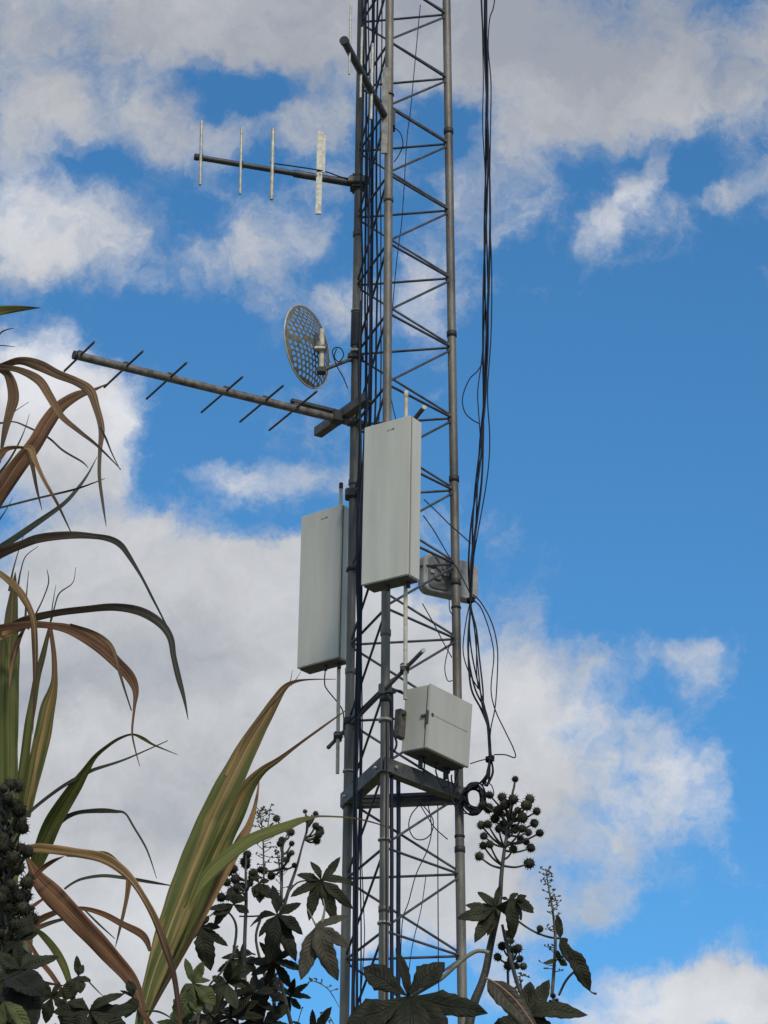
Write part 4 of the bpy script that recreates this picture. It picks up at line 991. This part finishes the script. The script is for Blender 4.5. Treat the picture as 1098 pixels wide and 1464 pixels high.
# --- right plant
YR = 6.6
pr = thing('castor_bean_plant', Vector((atY(668, 1490, YR).x, YR, 0)), 'castor bean plant right of the mast topped with a round cluster of spiny balls', 'plant')
stem(pr, [(668, 1490, 15), (676, 1440, 14), (688, 1408, 12), (695, 1385, 11.5), (700, 1358, 11), (706, 1330, 10), (712, 1305, 9), (715, 1280, 7)], YR, bottom=True, gx=0)
z12 = lambda x, y, *q: (600+x/3.814, 1080+y/3.814, *q)
caps = [z12(*p) for p in ((450, 228), (510, 240), (380, 215), (600, 238), (582, 272), (638, 305), (375, 288), (345, 272), (450, 322), (465, 268), (625, 370), (655, 423), (335, 380), (372, 376), (430, 400), (592, 420), (550, 458), (605, 505), (350, 440), (382, 485), (345, 492), (510, 512), (325, 550), (597, 590), (455, 380), (560, 340), (520, 400), (410, 345), (500, 330), (535, 300), (430, 300), (560, 400), (580, 470), (470, 410))]
fruit_cluster(pr, [(715, 1282, 7), (717, 1250, 6), (721, 1216, 5), (727, 1180, 5), (731, 1145, 4), (734, 1128, 3)], YR, caps, 8.6, 4, .07)
fruit_cluster(pr, [(731, 1146, 3), (734, 1128, 2.4), (736, 1116, 2)], YR, [(736.5, 1114, .8)], 7, 5, .01)
fruit_cluster(pr, [(720, 1330, 5), (726, 1352, 4), (731, 1376, 5)], YR, [z12(*p) for p in ((490, 975), (497, 1012), (450, 1040), (535, 1055), (545, 1110), (565, 1150), (482, 1150), (512, 1060), (425, 1100), (500, 1105), (530, 1150))], 7.6, 6, .05)
stem(pr, [(777, 1500, 6), (768, 1464, 6), (755, 1440, 6), (741, 1410, 6), (731, 1375, 6), (723, 1345, 5), (718, 1322, 4)], YR-.05, name='branch')
stem(pr, [(728, 1450, 4), (727, 1420, 4), (726, 1385, 4), (727, 1370, 4)], YR+.05, name='branch')
castor_leaf(pr, (708, 1297), YR-.05, [(686, 1271, .02, .17), (664, 1298, .02, .15), (658, 1321, 0, .19), (675, 1345, 0, .19), (704, 1338, 0, .2), (713, 1264, 0, .12), (737, 1300, .05, .15)], LEAF, .18, 28)
castor_leaf(pr, (727, 1286), YR-.10, [(764, 1298, 0, .22), (739, 1275, 0, .25), (742, 1338, 0, .2), (717, 1282, 0, .3), (754, 1310, .05, .18), (724, 1322, .1, .2)], LEAF, .2, 30, droop=.3)
castor_leaf(pr, (738, 1288), YR-.12, [(758, 1284, .05, .3), (765, 1302, 0, .25), (752, 1278, 0, .3)], LEAF, .25, 30, droop=.2)
# the great leaf in front of the mast's foot
stem(pr, [(699, 1363, 7), (692, 1360, 6), (681, 1360, 6), (667, 1368, 6), (650, 1382, 6), (631, 1399, 6), (610, 1412, 5.5), (590, 1424, 5)], YR-.1, PETIOLE, 'petiole')
castor_leaf(pr, (583, 1424), YR-.15, [(580, 1353, .02, .10, .3), (630, 1372, .03, .24, -.6), (697, 1452, -.05, .15, .2), (517, 1386, .02, .30, .1), (494, 1468, -.05, .20, .6), (524, 1510, -.1, .24, .5), (560, 1535, -.1, .24, .5), (610, 1530, -.1, .24, .5), (655, 1512, -.1, .20, .4)], LEAF, .2, 23, droop=.10)
castor_leaf(pr, (752, 1452), YR-.3, [(753, 1403, .02, .24), (790, 1405, .02, .22, .2), (840, 1442, 0, .15, .2), (796, 1490, 0, .25), (745, 1500, 0, .3), (700, 1470, 0, .25)], LEAF, .2, 30, droop=.12)
castor_leaf(pr, (697, 1402), YR-.33, [(768, 1478, -.05, .15, .2)], LEAF_DRY, .15, 40, droop=.05)
stem(pr, [(694, 1398, 3), (712, 1408, 3.5), (735, 1428, 3.5), (752, 1450, 3.5), (772, 1480, 4)], YR-.40, PINKSTEM, 'petiole', 7)
dry_panicle(pr, [(789, 1425, 6), (792, 1385, 5.5), (794, 1342, 5), (790, 1300, 3.5), (787, 1284, 3), (782, 1255, 2), (781, 1243, 1.5)], YR-.1, 46, 24, 3)
stem(pr, [(741, 1317, 3), (752, 1325, 3), (768, 1334, 3), (786, 1340, 3.2), (803, 1342, 3)], YR-.08, name='twig', n=6)
fruit_cluster(pr, [(768, 1334, 2), (771, 1330, 2)], YR-.08, [(772, 1328, .9)], 6, 8, .01)
castor_leaf(pr, (801, 1341), YR-.15, [(824, 1395, 0, .16, .5), (799, 1306, 0, .14, .4), (813, 1360, .05, .2)], LEAF, .2, 35)
castor_leaf(pr, (814, 1356), YR-.17, [(846, 1415, 0, .16, .6), (828, 1378, .0, .25)], LEAF, .2, 35, droop=.2)
stem(pr, [(799, 1423, 4), (808, 1404, 4), (818, 1392, 3.5), (824, 1390, 3), (836, 1406, 2.5), (845, 1418, 2), (853, 1421, 4)], YR-.12, name='twig', n=6)
castor_leaf(pr, (797, 1372), YR-.12, [(778, 1379, 0, .16), (806, 1366, 0, .3), (812, 1379, 0, .3), (798, 1358, 0, .3)], LEAF_OLIVE, .25, 35)
fruit_cluster(pr, [(790, 1440, 3), (793, 1428, 3)], YR-.2, [(791, 1424, .7), (796, 1430, .6), (787, 1432, .6)], 6, 9, .02)
dry_panicle(pr, [(748, 1440, 3), (746, 1415, 3), (744, 1395, 2), (758, 1398, 1)], YR+.1, 16, 14, 12)

# --- middle plant
YM = 6.9
pm = thing('castor_bean_plant', Vector((atY(352, 1464, YM).x, YM, 0)), 'leafy castor bean plant just left of the mast with a withered brownish leaf', 'plant')
z11 = lambda x, y, *q: (250+x/3.921, 1130+y/3.921, *q)
stem(pm, [(352, 1500, 9), (355, 1455, 8), (351, 1420, 7), (349, 1385, 6)], YM, PINKSTEM, 'stem', bottom=True)
stem(pm, [(349, 1387, 6), (350, 1340, 5.5), (352, 1283, 5), (351, 1240, 3)], YM, name='upper_stem')
stem(pm, [(372, 1500, 7), (392, 1440, 6), (380, 1400, 5), (366, 1345, 4), (372, 1315, 4)], YM+.1, name='branch')
stem(pm, [(420, 1480, 6), (408, 1430, 6), (398, 1380, 5), (400, 1330, 5), (402, 1290, 5), (403, 1240, 4), (404, 1205, 3)], YM+.06, name='branch')
stem(pm, [(405, 1300, 5), (412, 1275, 5), (424, 1240, 4), (432, 1210, 3), (441, 1180, 3), (444, 1168, 2)], YM+.05, name='branch')
stem(pm, [(340, 1500, 5), (338, 1420, 4), (332, 1380, 4), (338, 1330, 4), (330, 1308, 3), (314, 1300, 3), (300, 1310, 2)], YM+.12, name='branch')
stem(pm, [(342, 1310, 2.5), (362, 1310, 2.5), (385, 1308, 2.5)], YM, name='twig', n=6)
stem(pm, [(280, 1500, 4), (286, 1440, 4), (300, 1408, 3), (318, 1388, 3), (340, 1352, 3)], YM-.1, name='branch')
fruit_cluster(pm, [(352, 1285, 4), (351, 1250, 3), (352, 1222, 2)], YM, [z11(*p) for p in ((325, 440), (405, 360), (400, 420), (290, 515), (340, 498), (430, 490), (345, 545), (320, 570), (375, 540), (395, 400), (355, 600), (300, 600), (440, 460), (420, 520), (300, 455), (260, 600), (340, 575))], 8.0, 11, .06)
fruit_cluster(pm, [(404, 1240, 3), (405, 1210, 2), (412, 1190, 2)], YM+.05, [z11(*p) for p in ((655, 298), (600, 282), (650, 235), (640, 360), (655, 350), (670, 420), (480, 445), (540, 480), (570, 158), (590, 300), (625, 390), (500, 450))], 6.4, 12, .05)
fruit_cluster(pm, [(436, 1200, 2.5), (441, 1180, 2.5), (446, 1165, 2)], YM+.05, [z11(*p) for p in ((790, 132), (730, 118, .55), (795, 282), (812, 222), (805, 250), (820, 235), (790, 200), (740, 160), (770, 150, .6))], 6.4, 13, .03)
dry_panicle(pm, [(377, 1285, 3), (377, 1240, 3), (376, 1200, 2.5), (373, 1170, 2), (370, 1157, 1.2)], YM+.05, 44, 26, 5)
dry_panicle(pm, [(378, 1200, 1.5), (383, 1180, 1.5), (387, 1152, 1)], YM+.05, 10, 16, 6)
dry_panicle(pm, [(404, 1290, 3), (400, 1245, 2.5), (396, 1215, 1.5)], YM+.05, 22, 16, 7)
castor_leaf(pm, (459, 1259), YM-.1, [(450, 1228, 0, .18), (489, 1225, 0, .16), (509, 1253, .0, .14), (500, 1300, 0, .17), (478, 1318, 0, .18), (432, 1310, 0, .18), (413, 1277, 0, .15), (426, 1246, 0, .17)], LEAF, .17, 24, droop=.16, seed=1)
castor_leaf(pm, (396, 1308), YM-.12, [(396, 1262, 0, .14), (431, 1291, 0, .17), (436, 1330, 0, .18), (424, 1372, 0, .15), (386, 1378, 0, .17), (366, 1335, 0, .15), (352, 1310, .05, .12), (412, 1350, .04, .2)], LEAF, .17, 24, droop=.18, seed=2)
castor_leaf(pm, (452, 1324), YM-.15, [(433, 1402, 0, .17, .3), (470, 1403, 0, .16, .3), (503, 1350, 0, .17, .3), (497, 1304, .05, .10)], LEAF_DRY, .17, 30, droop=.12, seed=3)
stem(pm, [(440, 1300, 2.5), (446, 1312, 2.5), (452, 1324, 3)], YM-.12, PETIOLE, 'petiole', 6)
stem(pm, [(452, 1322, 4), (460, 1318, 5), (464, 1300, 3), (462, 1285, 2)], YM-.13, PETIOLE, 'petiole', 6)
stem(pm, [(404, 1290, 3), (425, 1262, 2.5), (458, 1259, 2)], YM-.05, CASTSTEM, 'petiole', 6)
castor_leaf(pm, (288, 1325), YM-.05, [(265, 1349, 0, .2), (325, 1354, 0, .17), (293, 1386, 0, .22), (315, 1323, 0, .25), (276, 1314, 0, .25), (298, 1308, 0, .25)], LEAF, .2, 30, seed=4)
castor_leaf(pm, (370, 1262), YM-.05, [(388, 1284, 0, .3), (357, 1243, 0, .3), (384, 1256, 0, .35), (360, 1282, 0, .3), (373, 1290, 0, .3)], LEAF, .28, 35, seed=5)
castor_leaf(pm, (334, 1293), YM-.08, [(308, 1312, 0, .2), (296, 1300, 0, .16), (355, 1306, 0, .28), (325, 1270, 0, .3), (350, 1280, 0, .3), (302, 1328, .04, .14)], LEAF, .28, 32, seed=6)
castor_leaf(pm, (276, 1406), YM-.3, [(262, 1368, 0, .14), (292, 1375, 0, .26), (255, 1418, 0, .2), (288, 1450, 0, .32), (260, 1462, 0, .32), (310, 1435, 0, .3), (300, 1398, 0, .2)], LEAF_OLIVE, .25, 30, seed=7)
rndm = random.Random(31)
for k, (x, y, r, rot, m_) in enumerate(((325, 1405, 54, 0, LEAF), (392, 1375, 52, 10, LEAF), (362, 1420, 50, -20, LEAF), (330, 1455, 55, 20, LEAF), (300, 1450, 45, 20, LEAF_DRY), (375, 1465, 60, 160, LEAF), (448, 1475, 45, 170, LEAF), (345, 1370, 38, -30, LEAF),
                                       (385, 1412, 34, 10, LEAF_DRY), (415, 1425, 40, 20, LEAF), (290, 1480, 50, 180, LEAF_OLIVE), (260, 1470, 40, 180, LEAF_OLIVE))):
    castor_leaf(pm, (x, y), YM+.02*k-.1, auto_tips((x, y), r, rot, 8, rndm.uniform(.6, .95), rndm.uniform(-1, 1), rnd=rndm), m_, .17, 23, droop=.15, seed=k)
dry_panicle(pm, [(485, 1440, 1), (470, 1415, 1.5), (450, 1403, 1.5), (440, 1405, 1)], YM+.2, 8, 14, 15)
dry_panicle(pm, [(485, 1480, 1.5), (472, 1455, 1.5), (462, 1447, 1)], YM+.2, 5, 12, 16)
stem(pm, [(425, 1465, 1.6), (431, 1444, 1.6), (433, 1440, 3.2)], YM+.1, TWIG, 'twig', 6)
stem(pm, [(458, 1480, 1.5), (459, 1460, 1.5), (459, 1456, 3.2)], YM+.1, TWIG, 'twig', 6)

# --- left plant at the edge
YL = 4.55
pe = thing('castor_bean_plant', Vector((atY(0, 1464, YL).x-.05, YL, 0)), 'dark castor bean plant at the left edge with a dense column of spiny balls', 'plant')
stem(pe, [(-10, 1500, 14), (2, 1400, 12), (8, 1330, 9), (8, 1280, 8)], YL, bottom=True, gx=-.05)
rl = random.Random(8); cp = []
for y in range(1128, 1342, 10):
    half = 17+11*math.sin(min(1, (y-1115)/170)*math.pi*.6)+(3 if y > 1200 else 0)
    for _ in range(4): cp.append((6+rl.uniform(-1, 1)*half+ (y-1128)*.05, y+rl.uniform(-7, 7), rl.uniform(.8, 1.15)))
fruit_cluster(pe, [(8, 1350, 8), (8, 1280, 8), (7, 1200, 6), (7, 1125, 4)], YL, cp, 11.5, 17, .05)
castor_leaf(pe, (24, 1345), YL-.05, [(6, 1392, 0, .2), (30, 1398, 0, .16), (54, 1330, 0, .22), (0, 1360, 0, .25), (48, 1310, 0, .3)], LEAF, .2, 32, seed=1)
castor_leaf(pe, (30, 1386), YL-.1, [(84, 1367, 0, .17, .2), (60, 1362, .05, .2), (-20, 1400, 0, .2), (-10, 1360, 0, .2), (20, 1420, 0, .25), (60, 1400, 0, .2)], LEAF, .2, 28, seed=2)
castor_leaf(pe, (10, 1400), YL-.2, [(68, 1470, -.1, .24, .2), (58, 1420, -.1, .22, .2), (20, 1500, -.1, .25), (-40, 1420, 0, .2), (-30, 1480, 0, .3), (45, 1388, 0, .18)], LEAF, .2, 27, seed=3)
castor_leaf(pe, (112, 1395), YL, [(110, 1366, 0, .17), (128, 1405, 0, .25), (95, 1430, 0, .3), (116, 1420, 0, .4), (122, 1380, 0, .25)], LEAF, .2, 34, seed=4)
castor_leaf(pe, (128, 1445), YL-.1, [(172, 1412, 0, .15, .3), (195, 1450, 0, .2), (185, 1490, 0, .25), (100, 1425, 0, .3), (75, 1450, 0, .25), (90, 1490, 0, .3), (140, 1500, 0, .3), (160, 1438, .05, .2)], LEAF, .2, 26, seed=5)
castor_leaf(pe, (190, 1425), YL+.05, [(186, 1400, 0, .3), (197, 1445, 0, .35), (184, 1455, 0, .35), (172, 1414, 0, .1)], LEAF, .3, 36, seed=6)
castor_leaf(pe, (75, 1425), YL+.05, [(110, 1412, 0, .2), (55, 1402, 0, .2), (96, 1450, 0, .25), (60, 1460, 0, .25), (40, 1430, 0, .2), (84, 1402, 0, .18)], LEAF, .2, 28, seed=7)
for k, (x, y, r) in enumerate(((15, 1310, 34), (0, 1350, 40), (150, 1470, 45), (100, 1475, 50), (-5, 1440, 50))):
    castor_leaf(pe, (x, y), YL+.06, auto_tips((x, y), r, 0, 7, .8, 0, rnd=rl), LEAF, .2, 26, seed=20+k)
stem(pe, [(104, 1470, 6), (104, 1430, 7), (106, 1405, 6)], YL+.02, name='branch')
castor_leaf(pe, (6, 1432), YL-.35, [(52, 1475, 0, .2), (22, 1440, 0, .2), (-10, 1470, 0, .3)], LEAF_OLIVE, .2, 28, seed=9)
